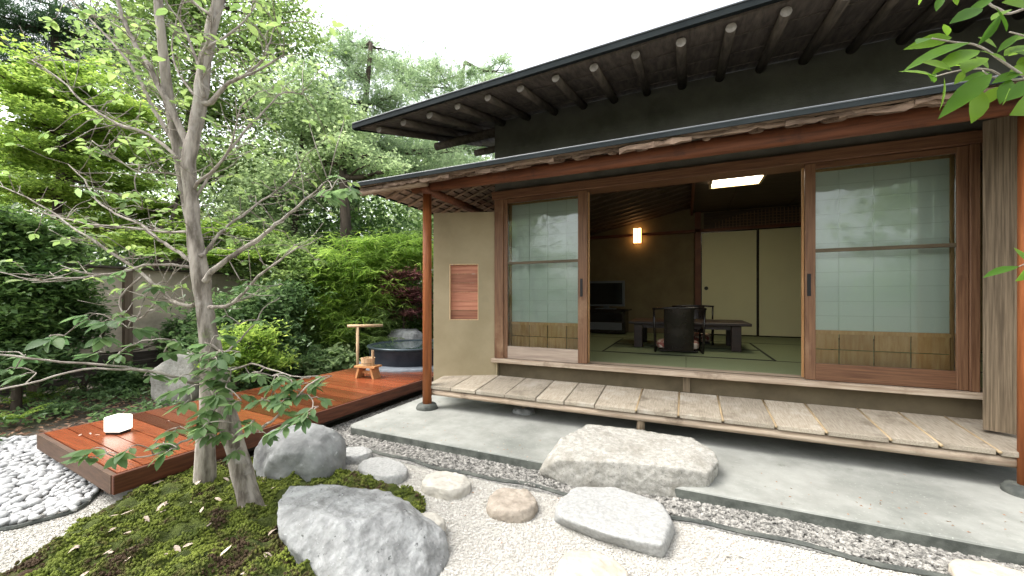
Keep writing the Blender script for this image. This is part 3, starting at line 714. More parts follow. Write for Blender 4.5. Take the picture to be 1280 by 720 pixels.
# side and rear walls of the body, upper storey wall
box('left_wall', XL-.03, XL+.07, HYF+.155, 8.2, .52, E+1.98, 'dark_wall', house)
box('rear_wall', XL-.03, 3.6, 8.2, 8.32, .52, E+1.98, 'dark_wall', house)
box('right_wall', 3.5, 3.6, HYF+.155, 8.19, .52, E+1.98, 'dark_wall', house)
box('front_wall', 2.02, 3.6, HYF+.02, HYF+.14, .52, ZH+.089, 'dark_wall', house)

def sliding_door(x0, x1, y, left):
    d = bpy.data.objects.new('sliding_door', None); d.location = Vector(((x0+x1)/2, y, ZS)) - house.location; link(d, house)
    t = .034; a, b_ = y-t/2, y+t/2; st = .095 if left else .070; so = .045 if left else .060
    l_w, r_w = (so, st) if left else (st, so)
    box('stile', x0, x0+l_w, a, b_, ZS+.005, ZH-.004, 'frame_z', d, .003); box('stile', x1-r_w, x1, a, b_, ZS+.005, ZH-.004, 'frame_z', d, .003)
    i0, i1 = x0+l_w+.0005, x1-r_w-.0005
    box('top_rail', i0, i1, a+.002, b_-.002, ZH-.048, ZH-.005, 'frame_x', d)
    box('bottom_rail', i0, i1, a+.002, b_-.002, ZS+.006, ZS+.140, 'frame_low' if left else 'frame_x', d)
    zm = E+.385
    box('mid_rail', i0, i1, a+.003, b_-.003, zm-.015, zm+.013, 'frame_dark', d)
    box('glass_pane', i0, i1, y-.003, y+.003, ZS+.1405, zm-.0155, 'glass', d); box('glass_pane', i0, i1, y-.003, y+.003, zm+.0135, ZH-.0485, 'glass', d)
    hx = x1-st*.5-.012 if left else x0+st*.5-.010
    box('handle', hx-.012, hx+.014, a-.004, a-.0005, ZS+.68, ZS+.86, 'iron', d, .002)
    return d
LX0, LX1, RX0, RX1 = -1.825, -.90, .882, 1.83
sliding_door(LX0, LX1, HYF-.01, True); sliding_door(RX0, RX1, HYF-.01, False)
def shoji(x0, x1, y, ncol):
    s = bpy.data.objects.new('shoji', None); s.location = Vector(((x0+x1)/2, y, ZS)) - house.location; link(s, house)
    zb = E-.26
    box('stile', x0, x0+.03, y-.013, y+.013, ZS+.005, ZH-.004, 'hipboard', s); box('stile', x1-.03, x1, y-.013, y+.013, ZS+.005, ZH-.004, 'hipboard', s)
    box('bottom_rail', x0+.0305, x1-.0305, y-.012, y+.012, ZS+.006, ZS+.12, 'hipboard', s)
    box('base_rail', x0+.0305, x1-.0305, y-.012, y+.012, zb-.03, zb, 'hipboard', s)
    box('top_rail', x0+.0305, x1-.0305, y-.012, y+.012, ZH-.05, ZH-.004, 'hipboard', s)
    box('paper', x0+.031, x1-.031, y+.004, y+.006, zb+.0005, ZH-.0505, 'paper', s)
    w = (x1-x0-.06)/ncol; rows = 11; h = (ZH-.05-zb)/rows
    for k in range(1, ncol): xx = x0+.03+w*k; box('lattice_bar', xx-.0025, xx+.0025, y-.001, y+.0035, zb+.001, ZH-.051, 'lattice', s)
    for k in range(1, rows): zz = zb+h*k; box('lattice_bar', x0+.031, x1-.031, y-.0005, y+.0030, zz-.002, zz+.002, 'lattice', s)
    for k in range(ncol):
        xx = x0+.03+w*k; zq = (ZS+.121+zb-.031)/2; box('base_board', xx+.004, xx+w-.004, y-.006, y+.004, ZS+.121, zq-.003, 'hipboard', s); box('base_board', xx+.004, xx+w-.004, y-.006, y+.004, zq+.003, zb-.031, 'hipboard', s)
    return s
shoji(LX0+.02, LX1+.0, HYF+.075, 4); shoji(RX0-.0, RX1-.02, HYF+.075, 4)

# angled side wall with the framed opening
A = Vector((-2.60, 3.60)); B = Vector((XL-.0, HYF-.02)); dv = (B-A); LW = dv.length; du = dv/LW; dn = Vector((-du.y, du.x))*-1
def wp(s, t, z):                                          # s along the wall, t out towards the garden
    q = A + du*s + dn*t; return (q.x, q.y, z)
zt, zb = E+.965, VZ0-.03
def wallbox(name, s0, s1, t0, t1, z0, z1, m, parent):
    p = [wp(s0,t1,z0), wp(s1,t1,z0), wp(s1,t0,z0), wp(s0,t0,z0), wp(s0,t1,z1), wp(s1,t1,z1), wp(s1,t0,z1), wp(s0,t0,z1)]
    return MB().hexa(p).build(name, m, parent)
side = thing('wing_wall', (A.x, A.y, 0), 'sand coloured plaster wing wall with a square opening, between post and doors', 'wall')
# opening position from its pixel columns
def s_at(px):
    a = math.atan((px-CX)/F)-YAW; r = Vector((math.sin(a), math.cos(a))); # A + du*s = r*k
    M2 = Matrix(((du.x, -r.x), (du.y, -r.y))).inverted(); v = M2 @ Vector((-A.x, -A.y)); return v.x, v.y*math.cos(a+YAW)
s0, d0 = s_at(562); s1, d1 = s_at(598)
wz1 = E+(373-330)*d0/F; wz0 = E-(400-373)*d0/F
wallbox('wall_panel', 0, s0, -.10, 0, zb, zt, 'sand_wall', side); wallbox('wall_panel', s1, LW, -.10, 0, zb, zt, 'sand_wall', side)
wallbox('wall_panel', s0, s1, -.10, 0, wz1, zt, 'sand_wall', side); wallbox('wall_panel', s0, s1, -.10, 0, zb, wz0, 'sand_wall', side)
for (a,b,c,d) in ((s0-.0,s0+.008,wz0+.008,wz1-.008),(s1-.008,s1,wz0+.008,wz1-.008)): wallbox('opening_trim', a,b,-.03,.003,c,d,'hinoki',side)
wallbox('opening_trim', s0,s1,-.03,.003,wz0,wz0+.008,'hinoki',side); wallbox('opening_trim', s0,s1,-.03,.003,wz1-.008,wz1,'hinoki',side)
nb = 6
for k in range(nb):
    h = (wz1-wz0-.016)/nb; wallbox('cedar_board', s0+.0085, s1-.0085, -.05, -.032, wz0+.008+h*k+.0015, wz0+.008+h*(k+1)-.0015, 'cedar', side)

# posts standing on round stones
def veranda_post(x, y, label, zt_):
    p = thing('veranda_post', (x, y, .085), label, 'post', 'posts carrying the veranda roof')
    MB().tube([(x,y,.10),(x,y,(E+.3)),(x,y,zt_)], [.047,.046,.045], 14).build('shaft', 'post', p, True)
    o = rock('base_stone', (x,y,.09), .105,.10,.07,0,'rock',int(abs(x)*9)+70,[(0,0,1,.7)],.06,1.5,2.3,4,.003); o.data.materials[0] = M['edging']; o.parent = p; o.location = Vector((x,y,.09))-p.location
PX = xfront(534); PY = 3.30
veranda_post(PX, PY, 'slim orange round post at the left corner of the veranda', E+1.13)
veranda_post(1.835, PY, 'orange round post at the right end of the veranda', E+1.13)
# thick weathered board upright on the right, behind it the shutter box
box('shutter_box', 1.93, 2.7, 3.62, 3.83, VZ0+.03, E+1.2, 'weathered_z', house)
bw = thing('upright_board', (1.86, 3.60, VZ0), 'tall weathered wooden plank standing upright right of the doors', 'board')
MB().hexa([(1.775,3.57,VZ0+.05),(1.900,3.51,VZ0+.05),(1.915,3.55,VZ0+.05),(1.795,3.61,VZ0+.05),(1.775,3.57,E+1.16),(1.900,3.51,E+1.16),(1.915,3.55,E+1.16),(1.795,3.61,E+1.16)]).build('face_board', 'weathered_z', bw)

# ---------------------------------------------------------------- lower roof (hipped at the left)
EX, EY = -3.01, 2.85; PT = .36; ZE = E+1.135
ZE = E+1.145
lower = bpy.data.objects.new('lower_roof', None); lower.location = Vector((0,3,ZE))-house.location; link(lower, house)
def z_low(x, y): return min((y-EY), (x-EX))*PT
XE = 3.6; YE = 7.4
IN = 1.10
def roofsheet(name, dz, th, m, inset=0.0, parent=lower):
    ex, ey = EX+inset, EY+inset; t = IN-inset
    zz = ZE+dz+inset*PT; zu = zz+t*PT
    top = [(ex,ey,zz),(XE,ey,zz),(XE,ey+t,zu),(ex+t,ey+t,zu),(ex+t,YE,zu),(ex,YE,zz)]
    bot = [(x,y,z-th) for x,y,z in top]
    fs = [(0,1,2,3),(0,3,4,5),(9,8,7,6),(11,10,9,6),(0,6,7,1),(5,11,6,0),(1,7,8,2),(2,8,9,3),(3,9,10,4),(4,10,11,5)]
    return obj(name, top+bot, fs, m, parent)
roofsheet('roof_sheet', 0, .028, 'roof_metal')
# metal drip edge with a bright lip
box('fascia', EX-.004, XE, EY-.012, EY-.001, ZE-.036, ZE-.004, 'roof_metal', lower)
box('fascia', EX-.012, EX-.001, EY-.012, YE, ZE-.045, ZE-.004, 'roof_metal', lower)
MB().tube([(EX,EY-.010,ZE),(XE,EY-.010,ZE)], .006, 6).build('edge_trim', 'silver', lower)
# under boarding
roofsheet('under_boarding', -.030, .020, 'soffit_tan', .03)
# ragged bark shingles along the front eave
xx = EX+.05; k = 0
while xx < 3.2:
    L = random.uniform(.22,.55); th = random.uniform(.018,.042); y0 = EY+.008+random.uniform(0,.035); z0 = ZE-.040+.36*(y0-EY)-random.uniform(0,.018)
    n = 8; vs = []; 
    for i in range(n+1):
        t = i/n; x = xx+L*t; jy = random.uniform(-.012,.012); jz = random.uniform(-.006,.006)
        for (a,b) in ((jy,0),(.30,.30*PT),(.30,.30*PT-th),(jy*.6,-th*random.uniform(.6,1.2))): vs.append((x, y0+a, z0+b+jz+random.uniform(-.003,.003)))
    fs = []
    for i in range(n):
        for j in range(4): a0 = i*4+j; a1 = i*4+(j+1)%4; fs.append((a0,a0+4,a1+4,a1))
    fs += [(0,1,2,3),(n*4+3,n*4+2,n*4+1,n*4)]
    obj('bark_shingle', vs, fs, 'bark', lower); xx += L*random.uniform(.62,.95); k += 1
for i in range(26):                                      # knobbly pole ends showing under the bark
    x = EX+.35+i*.235+random.uniform(-.05,.05)
    if x > 3.2: break
    L = .34; y0 = EY+.05+random.uniform(0,.03); z0 = ZE-.078+(y0-EY)*PT
    r_ = random.uniform(.018,.030)
    MB().tube([(x,y0,z0),(x+random.uniform(-.02,.02),y0+L,z0+L*PT),(x,y0+1.0,z0+1.0*PT)], [r_,r_*.9,r_*.8], 8).build('pole_rafter', 'bark', lower, True)
# pole rafters of the hip side, rising to the right, seen from below
for i in range(22):
    y0 = EY+.22+i*.185; x0 = EX+.04; xm = min(1.0, (y0-EY))
    if xm < .12: continue
    z0 = ZE-.070; x1 = x0+xm*.98; z1_ = z0+(x1-x0)*PT
    MB().tube([(x0,y0,z0+.01),(x1,y0,z1_+.006)], .0145, 8).build('pole_rafter', 'rafter_x', lower, True)
# smoked bamboo battens laid across them
for i in range(11):
    x = EX+.16+i*.085; y0 = EY+(x-EX)+.02; z0 = ZE-.057+(x-EX)*PT
    MB().tube([(x,y0,z0),(x,YE-.2,z0)], .0075, 6).build('batten', 'bamboo_dark', lower)
# hip log and eave log at the corner
MB().tube([(EX+.03,EY+.06,ZE-.085),(-2.18,EY+.07,ZE-.08)], [.030,.028], 10).build('eave_log', 'rafter_x', lower, True)
# red beam on the posts, and the tie beam going back from the corner post
MB().tube([(PX-.17,PY,E+1.165),(-1,PY,E+1.155),(0.6,PY,E+1.155),(3.3,PY,E+1.155)], [.054,.062,.066,.068], 14).build('post_beam', 'beam', house, True)
zt2 = E+1.12
MB().tube([(PX+.02,PY-.10,zt2),(PX+.02,5.2,zt2)], .042, 12).build('tie_beam', 'beam', house, True)

# ---------------------------------------------------------------- upper roof
UY = 2.85; UX = -3.02; UZ = E+1.735; WZ = E+2.02; PU = .30; TILT = .045
upper = bpy.data.objects.new('upper_roof', None); upper.location = Vector((0,4,E+2))-house.location; link(upper, house)
def uz(x, y): return UZ + TILT*(x-UX)*max(0,1-(y-UY)/1.0) + PU*(y-UY)
def usheet(name, dz, th, m, ins=0.0):
    nx, ny = 14, 5; ysr = [UY+ins, 3.2, 3.85, 5.2, 6.9]; vs = []
    for s in (0,1):
        for j in range(ny):
            for i in range(nx+1):
                x = UX+ins+(4.6-UX-ins)*i/nx; vs.append((x, ysr[j], uz(x, ysr[j])+dz-(th if s else 0)))
    W = nx+1; N = W*ny; fs = []
    for j in range(ny-1):
        for i in range(nx):
            a = j*W+i; fs.append((a,a+1,a+1+W,a+W)); fs.append((N+a,N+a+W,N+a+1+W,N+a+1))
    for i in range(nx): fs.append((N+i,N+i+1,i+1,i)); b_=(ny-1)*W; fs.append((b_+i,b_+i+1,N+b_+i+1,N+b_+i))
    for j in range(ny-1): a=j*W; fs.append((a,a+W,N+a+W,N+a)); a+=nx; fs.append((a+W,a,N+a,N+a+W))
    return obj(name, vs, fs, m, upper)
usheet('roof_sheet', 0, .035, 'roof_metal')
usheet('under_boarding', -.037, .018, 'soffit', .045)
vs = []
for i in range(2):
    x = (UX-.01, 4.6)[i]
    for (y, dz) in ((UY-.014,.004),(UY-.001,.004),(UY-.001,-.045),(UY-.014,-.045)): vs.append((x,y,uz(x,UY)+dz))
obj('fascia', vs, [(0,1,2,3),(7,6,5,4)]+[(j,j+4,(j+1)%4+4,(j+1)%4) for j in range(4)], 'roof_metal', upper)
MB().tube([(UX,UY-.016,uz(UX,UY)+.004),(4.6,UY-.016,uz(4.6,UY)+.004)], .0055, 6).build('edge_trim', 'silver', upper)
vs = []
for (y) in (UY, 6.9):
    for (dx, dz) in ((-.014,.004),(-.001,.004),(-.001,-.055),(-.014,-.055)): vs.append((UX+dx,y,uz(UX,y)+dz))
obj('verge_board', vs, [(0,1,2,3),(7,6,5,4)]+[(j,j+4,(j+1)%4+4,(j+1)%4) for j in range(4)], 'roof_metal', upper)
x = -2.775; i = 0
while x < 3.2:
    y0 = UY+.09; y1 = 3.95 if x > XL else 5.0; r_ = .036+random.uniform(-.003,.004); dz = -.056-r_
    MB().tube([(x,y0,uz(x,y0)+dz),(x,(y0+y1)/2,uz(x,(y0+y1)/2)+dz),(x,y1,uz(x,y1)+dz)], [r_*.92,r_,r_*1.05], 12).build('rafter', 'log', upper, True)
    e = MB().lathe((0,0), [(r_*.90,0),(r_*.90,.004)], 12); 
    e.v = [(x+a, y0-.0045+c, uz(x,y0)+dz+b_) for (a,b_,c) in e.v]; e.build('rafter_end', 'log_end', upper)
    x += .305; i += 1
for (yy_) in (3.35,):
    pass
MB().tube([(-2.80,3.93,E+1.865),(XL-.0,3.93,E+1.90)], [.045,.052], 12).build('purlin', 'log', upper, True)
MB().tube([(-2.80,4.9,E+2.12),(XL-.0,4.9,E+2.14)], [.045,.052], 12).build('purlin', 'log', upper, True)
# lattice bars between rafters under the eave (thin cross battens)
for j, y in enumerate((3.15, 3.45, 3.72)):
    MB().tube([(UX+.06,y,uz(UX,y)-.060),(4.4,y,uz(4.4,y)-.060)], .0045, 5).build('batten', 'soffit', upper)

# ---------------------------------------------------------------- the room
room = bpy.data.objects.new('tatami_room', None); room.location = Vector((0,6,ZS-.01))-house.location; link(room, house)
FZ = ZS-.012; RX_L, RX_R, RB = XL+.075, 3.45, 8.0; CZ = E+1.60
box('floor_base', RX_L, RX_R, HYF+.20, RB, FZ-.10, FZ-.05, 'room_ceiling', room)
mats = [(-1.86,.0,4.06,4.94),(.005,1.82,4.06,4.94),(1.825,3.44,4.06,4.94),(-1.86,-.95,4.945,6.75),(-.945,.86,4.945,5.84),(-.945,.86,5.845,6.75),(.865,1.77,4.945,6.75),(1.775,3.44,4.945,5.84),(1.775,3.44,5.845,6.75),(-1.86,-.04,6.755,7.98),(-.035,1.77,6.755,7.98),(1.775,3.44,6.755,7.98)]
for (a,b,c,d) in mats:
    o = box('tatami_mat', a, b, c, d, FZ-.049, FZ, 'tatami', room)
    if (b-a) > (d-c):
        for yb in (c+.015, d-.015): box('mat_border', a+.002, b-.002, yb-.013, yb+.013, FZ-.01, FZ+.0015, 'tatami_edge', room)
    else:
        for xb in (a+.015, b-.015): box('mat_border', xb-.013, xb+.013, c+.002, d-.002, FZ-.01, FZ+.0015, 'tatami_edge', room)
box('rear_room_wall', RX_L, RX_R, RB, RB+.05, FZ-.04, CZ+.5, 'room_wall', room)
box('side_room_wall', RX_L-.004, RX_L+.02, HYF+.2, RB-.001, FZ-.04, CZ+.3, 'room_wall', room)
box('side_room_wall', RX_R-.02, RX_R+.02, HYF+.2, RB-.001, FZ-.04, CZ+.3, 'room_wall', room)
# fusuma
fx = [.255, 1.155, 2.055, 2.955]; fz1 = E+1.225
for i in range(3):
    f_ = bpy.data.objects.new('sliding_screen', None); f_.location = Vector((fx[i]+.45, RB-.04, FZ))-wloc(room); link(f_, room)
    y = RB-.03-(i%2)*.022
    box('screen_panel', fx[i]+.018, fx[i+1]-.018, y-.01, y, FZ+.022, fz1-.018, 'fusuma', f_)
    for (a,b,c,d) in ((fx[i]+.001,fx[i]+.0175,FZ+.004,fz1),(fx[i+1]-.0175,fx[i+1]-.001,FZ+.004,fz1),(fx[i]+.018,fx[i+1]-.018,FZ+.004,FZ+.0215),(fx[i]+.018,fx[i+1]-.018,fz1-.0175,fz1)):
        box('edge_strip', a, b, y-.014, y+.001, c, d, 'lacquer', f_)
    hx = fx[i]+.09 if i != 1 else fx[i+1]-.09
    e = MB().lathe((0,0), [(.034,0),(.034,.006)], 16); e.v = [(hx+a, y-.0115-c, FZ+.86+b_) for (a,b_,c) in e.v]; e.build('pull', 'iron', f_)
box('lintel', RX_L, RX_R, RB-.10, RB-.001, fz1+.004, fz1+.05, 'room_post', room)
box('corner_post', fx[0]-.10, fx[0]-.002, RB-.10, RB-.001, FZ, CZ+.15, 'room_post', room)
# carved transom: fine lattice with an arched row
tr = bpy.data.objects.new('transom', None); tr.location = Vector((1.4, RB-.05, fz1+.2))-wloc(room); link(tr, room)
box('transom_board', fx[0]+.05, 3.2, RB-.04, RB-.02, fz1+.05, CZ-.02, 'room_ceiling', tr)
for i in range(34):
    x = .50+i*.055; hh = .10+.19*max(0,1-((x-1.45)/.95)**2)
    box('lattice_bar', x-.007, x+.007, RB-.052, RB-.041, fz1+.06, min(fz1+.06+hh, CZ-.03), 'transom', tr)
for j in range(5):
    z = fz1+.075+j*.05; half = .95*math.sqrt(max(0.02,1-(j*.05)/.30)); box('lattice_bar', 1.45-half, 1.45+half, RB-.056, RB-.0525, z-.005, z+.005, 'transom', tr)
# flat ceiling at the right, sloping battened ceiling at the left
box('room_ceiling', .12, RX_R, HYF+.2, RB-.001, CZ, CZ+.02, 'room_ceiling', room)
def cz_(x): return CZ+.12-(.12-x)*.20
obj('sloping_ceiling', [(RX_L,HYF+.2,cz_(RX_L)),(.12,HYF+.2,cz_(.12)),(.12,RB,cz_(.12)),(RX_L,RB,cz_(RX_L)),(RX_L,HYF+.2,cz_(RX_L)+.02),(.12,HYF+.2,cz_(.12)+.02),(.12,RB,cz_(.12)+.02),(RX_L,RB,cz_(RX_L)+.02)],
    [(3,2,1,0),(4,5,6,7),(0,1,5,4),(1,2,6,5),(2,3,7,6),(3,0,4,7)], 'room_ceiling', room)
for i in range(15):
    y = HYF+.35+i*.27; obj('ceiling_batten', [(RX_L+.02,y,cz_(RX_L)-.02),(.11,y,cz_(.11)-.02),(.11,y+.03,cz_(.11)-.02),(RX_L+.02,y+.03,cz_(RX_L)-.02),(RX_L+.02,y,cz_(RX_L)-.002),(.11,y,cz_(.11)-.002),(.11,y+.03,cz_(.11)-.002),(RX_L+.02,y+.03,cz_(RX_L)-.002)],
    [(3,2,1,0),(4,5,6,7),(0,1,5,4),(1,2,6,5),(2,3,7,6),(3,0,4,7)], 'bamboo_dark', room)
for i in range(3):
    x = .7+i*.9; box('ceiling_batten', x-.015, x+.015, HYF+.21, RB-.01, CZ-.018, CZ-.001, 'room_ceiling', room)
box('ceiling_step', .085, .12, HYF+.2, RB-.002, CZ-.04, CZ+.14, 'room_post', room)
cl = P(888, 236, 4.75); 
LZ = CZ-.075
l1 = P(886, 236, (LZ-E)*F/(HY-236)); l2 = P(951, 230, (LZ-E)*F/(HY-230)); l3 = P(960, 212.5, (LZ-E)*F/(HY-212.5))
lx0, lx1 = l1.x, l2.x; ly0, ly1 = l3.y, l2.y
light = thing('ceiling_light', ((lx0+lx1)/2, (ly0+ly1)/2, LZ), 'lit square wooden framed ceiling light in the room', 'ceiling light')
fr = .03
for (a,b,c,d) in ((lx0,lx1,ly0,ly0+fr),(lx0,lx1,ly1-fr,ly1),(lx0,lx0+fr,ly0+fr+.001,ly1-fr-.001),(lx1-fr,lx1,ly0+fr+.001,ly1-fr-.001)): box('frame', a,b,c,d,LZ,CZ-.019,'light_frame',light)
box('diffuser', lx0+fr+.001, lx1-fr-.001, ly0+fr+.001, ly1-fr-.001, LZ+.030, LZ+.045, 'light_panel', light)
# wall lamp on the rear wall
dW = 7.3
for _ in range(6):
    w_ = P(797, 295, dW); dW *= (RB-.05)/w_.y
wlamp = thing('wall_lamp', tuple(w_), 'small warm glowing paper lamp on the dark room wall', 'wall lamp')
q = w_; hw, hh = .085, .155
box('lamp_shade', q.x-hw+.012, q.x+hw-.012, RB-.11, RB-.012, q.z-hh+.012, q.z+hh-.012, 'wall_lamp', wlamp)
for (a,b,c,d) in ((-hw,-hw+.011,-hh,hh),(hw-.011,hw,-hh,hh),(-hw+.0115,hw-.0115,-hh,-hh+.011),(-hw+.0115,hw-.0115,hh-.011,hh),(-.004,.004,-hh+.0115,hh-.0115)):
    box('frame_bar', q.x+a, q.x+b, RB-.118, RB-.1105, q.z+c, q.z+d, 'room_post', wlamp)
box('back_plate', q.x-hw, q.x+hw, RB-.0115, RB-.001, q.z-hh, q.z+hh, 'room_post', wlamp)

# low table
tb = thing('low_table', (.0, 5.95, FZ), 'long low dark wooden table on the tatami', 'table')
box('table_top', -.72, .74, 5.50, 6.40, FZ+.325, FZ+.362, 'table_wood', tb, .006)
for (x,y) in ((-.60,5.60),(.58,5.60),(-.60,6.28),(.58,6.28)): box('leg', x-.055, x+.055, y-.04, y+.04, FZ+.002, FZ+.324, 'table_wood', tb, .004)
box('apron', -.54, .52, 5.585, 5.605, FZ+.27, FZ+.324, 'table_wood', tb)
def zaisu(x, y, rot, label, cush=True):
    c = thing('legless_chair', (x, y, FZ), label, 'chair', 'legless floor chairs round the low table')
    parts = []
    def pt(mb, n, m, sm=False): o = mb.build(n, m, None, sm); o.parent = c; return o
    # local frame: back panel at y=0 leaning away, seat forward (+y)
    pt(MB().box(-.22,.22,.02,.46,.012,.035,.004), 'seat', 'lacquer')
    vs = []; n = 8
    for i in range(n+1):
        t = i/n-.5; x_ = t*.34; bow = .045*(1-(2*t)**2)
        for (z, ly) in ((.03,0),(.30,-.03),(.545,-.085)):
            vs.append((x_, ly-bow, z)); vs.append((x_, ly-bow+.016, z))
    fs = []
    for i in range(n):
        for k in range(2):
            a0 = i*6+k*2; fs.append((a0,a0+6,a0+8,a0+2)); fs.append((a0+1,a0+3,a0+9,a0+7))
        a0 = i*6+4; fs.append((a0,a0+6,a0+7,a0+1)); a0 = i*6; fs.append((a0,a0+1,a0+7,a0+6))
    fs += [(0,2,3,1),(2,4,5,3),(n*6,n*6+1,n*6+3,n*6+2),(n*6+2,n*6+3,n*6+5,n*6+4)]
    pt(MB().add(vs, fs), 'backrest', 'lacquer')
    pt(MB().tube([(-.30,-.05,.545),(-.15,-.10,.555),(0,-.125,.558),(.15,-.10,.555),(.30,-.05,.545)], .014, 8), 'top_rail', 'lacquer', True)
    for s in (-1,1):
        pt(MB().tube([(s*.27,.0,.012),(s*.28,-.02,.30),(s*.285,-.055,.54)], .013, 8), 'side_post', 'lacquer', True)
        pt(MB().tube([(s*.27,.0,.012),(s*.27,.22,.010),(s*.26,.44,.012)], .013, 8), 'runner', 'lacquer', True)
        pt(MB().tube([(s*.28,-.02,.30),(s*.28,.15,.31),(s*.27,.30,.27),(s*.265,.33,.02)], .013, 8), 'armrest', 'lacquer', True)
    c.rotation_euler = (0,0,rot)
    if cush:
        k = thing('floor_cushion', (x, y, FZ+.036), 'patterned seat cushion on the ' + ('near' if y < 6 else 'far') + ' floor chair', 'cushion', 'patterned seat cushions')
        o = rock('cushion_body', (0,0,0), .25,.25,.055,0,'cushion',5,(),.03,1,4,4,.001); o.parent = k; o.location = (-.25*math.sin(rot), .25*math.cos(rot), .05)
zaisu(-.08, 5.16, R(4), 'black legless chair with curved back, on the near side of the table')
zaisu(.10, 6.72, R(180), 'black legless chair on the far side of the table')
# television on its stand
tvx0 = 8.0*0+ -1.80
tvs = thing('television_stand', (-1.42, 7.6, FZ), 'black lacquered low cabinet under the television', 'cabinet')
box('cabinet_body', -1.80, -1.02, 7.35, 7.80, FZ+.02, FZ+.44, 'lacquer', tvs, .005)
box('cabinet_top', -1.84, -.96, 7.31, 7.83, FZ+.441, FZ+.47, 'lacquer', tvs, .004)
box('shelf_front', -1.74, -1.08, 7.338, 7.3495, FZ+.08, FZ+.22, 'silver', tvs); box('shelf_front', -1.74, -1.08, 7.338, 7.3495, FZ+.25, FZ+.40, 'tv', tvs)
tv = thing('television', (-1.42, 7.55, FZ+.47), 'flat black television on the cabinet in the dark corner', 'television')
box('screen', -1.72, -1.10, 7.545, 7.550, FZ+.56, FZ+.97, 'tv', tv); box('bezel', -1.76, -1.06, 7.551, 7.60, FZ+.52, FZ+1.01, 'silver', tv, .005)
box('stand', -1.46, -1.36, 7.56, 7.60, FZ+.485, FZ+.5195, 'silver', tv); box('base', -1.60, -1.22, 7.46, 7.66, FZ+.471, FZ+.4845, 'silver', tv)

# ---------------------------------------------------------------- plants
def leaf_mesh(name, L, W, m, curl=.12, fold=.12):
    prof = [(0,.0),(.12,.42),(.32,.92),(.52,1.0),(.74,.72),(.90,.30),(1.0,0)]
    vs = []; fs = []
    for (t, w) in prof:
        z = -curl*L*t*t; vs += [(-W/2*w, L*t, z+fold*W*w), (0, L*t, z), (W/2*w, L*t, z+fold*W*w)]
    for i in range(len(prof)-1):
        a = i*3; fs += [(a,a+1,a+4,a+3),(a+1,a+2,a+5,a+4)]
    me = bpy.data.meshes.new(name); me.from_pydata(vs, [], fs); me.update(); me.shade_smooth(); me.materials.append(M[m])
    at = me.attributes.new('tone', 'FLOAT', 'FACE'); at.data.foreach_set('value', [random.random()]*len(me.polygons))
    return me
def put_leaf(me, p, d, up, s, parent, roll=0):
    d = Vector(d).normalized(); x = d.cross(Vector(up)); 
    if x.length < 1e-3: x = Vector((1,0,0))
    x.normalize(); z = x.cross(d); q = Matrix((x, d, z)).transposed().to_quaternion() @ Quaternion((0,1,0), roll)
    o = bpy.data.objects.new('leaf', me); o.rotation_mode = 'QUATERNION'; o.rotation_quaternion = q; o.scale = (s,)*3
    o.location = Vector(p)-wloc(parent); link(o, parent); return o

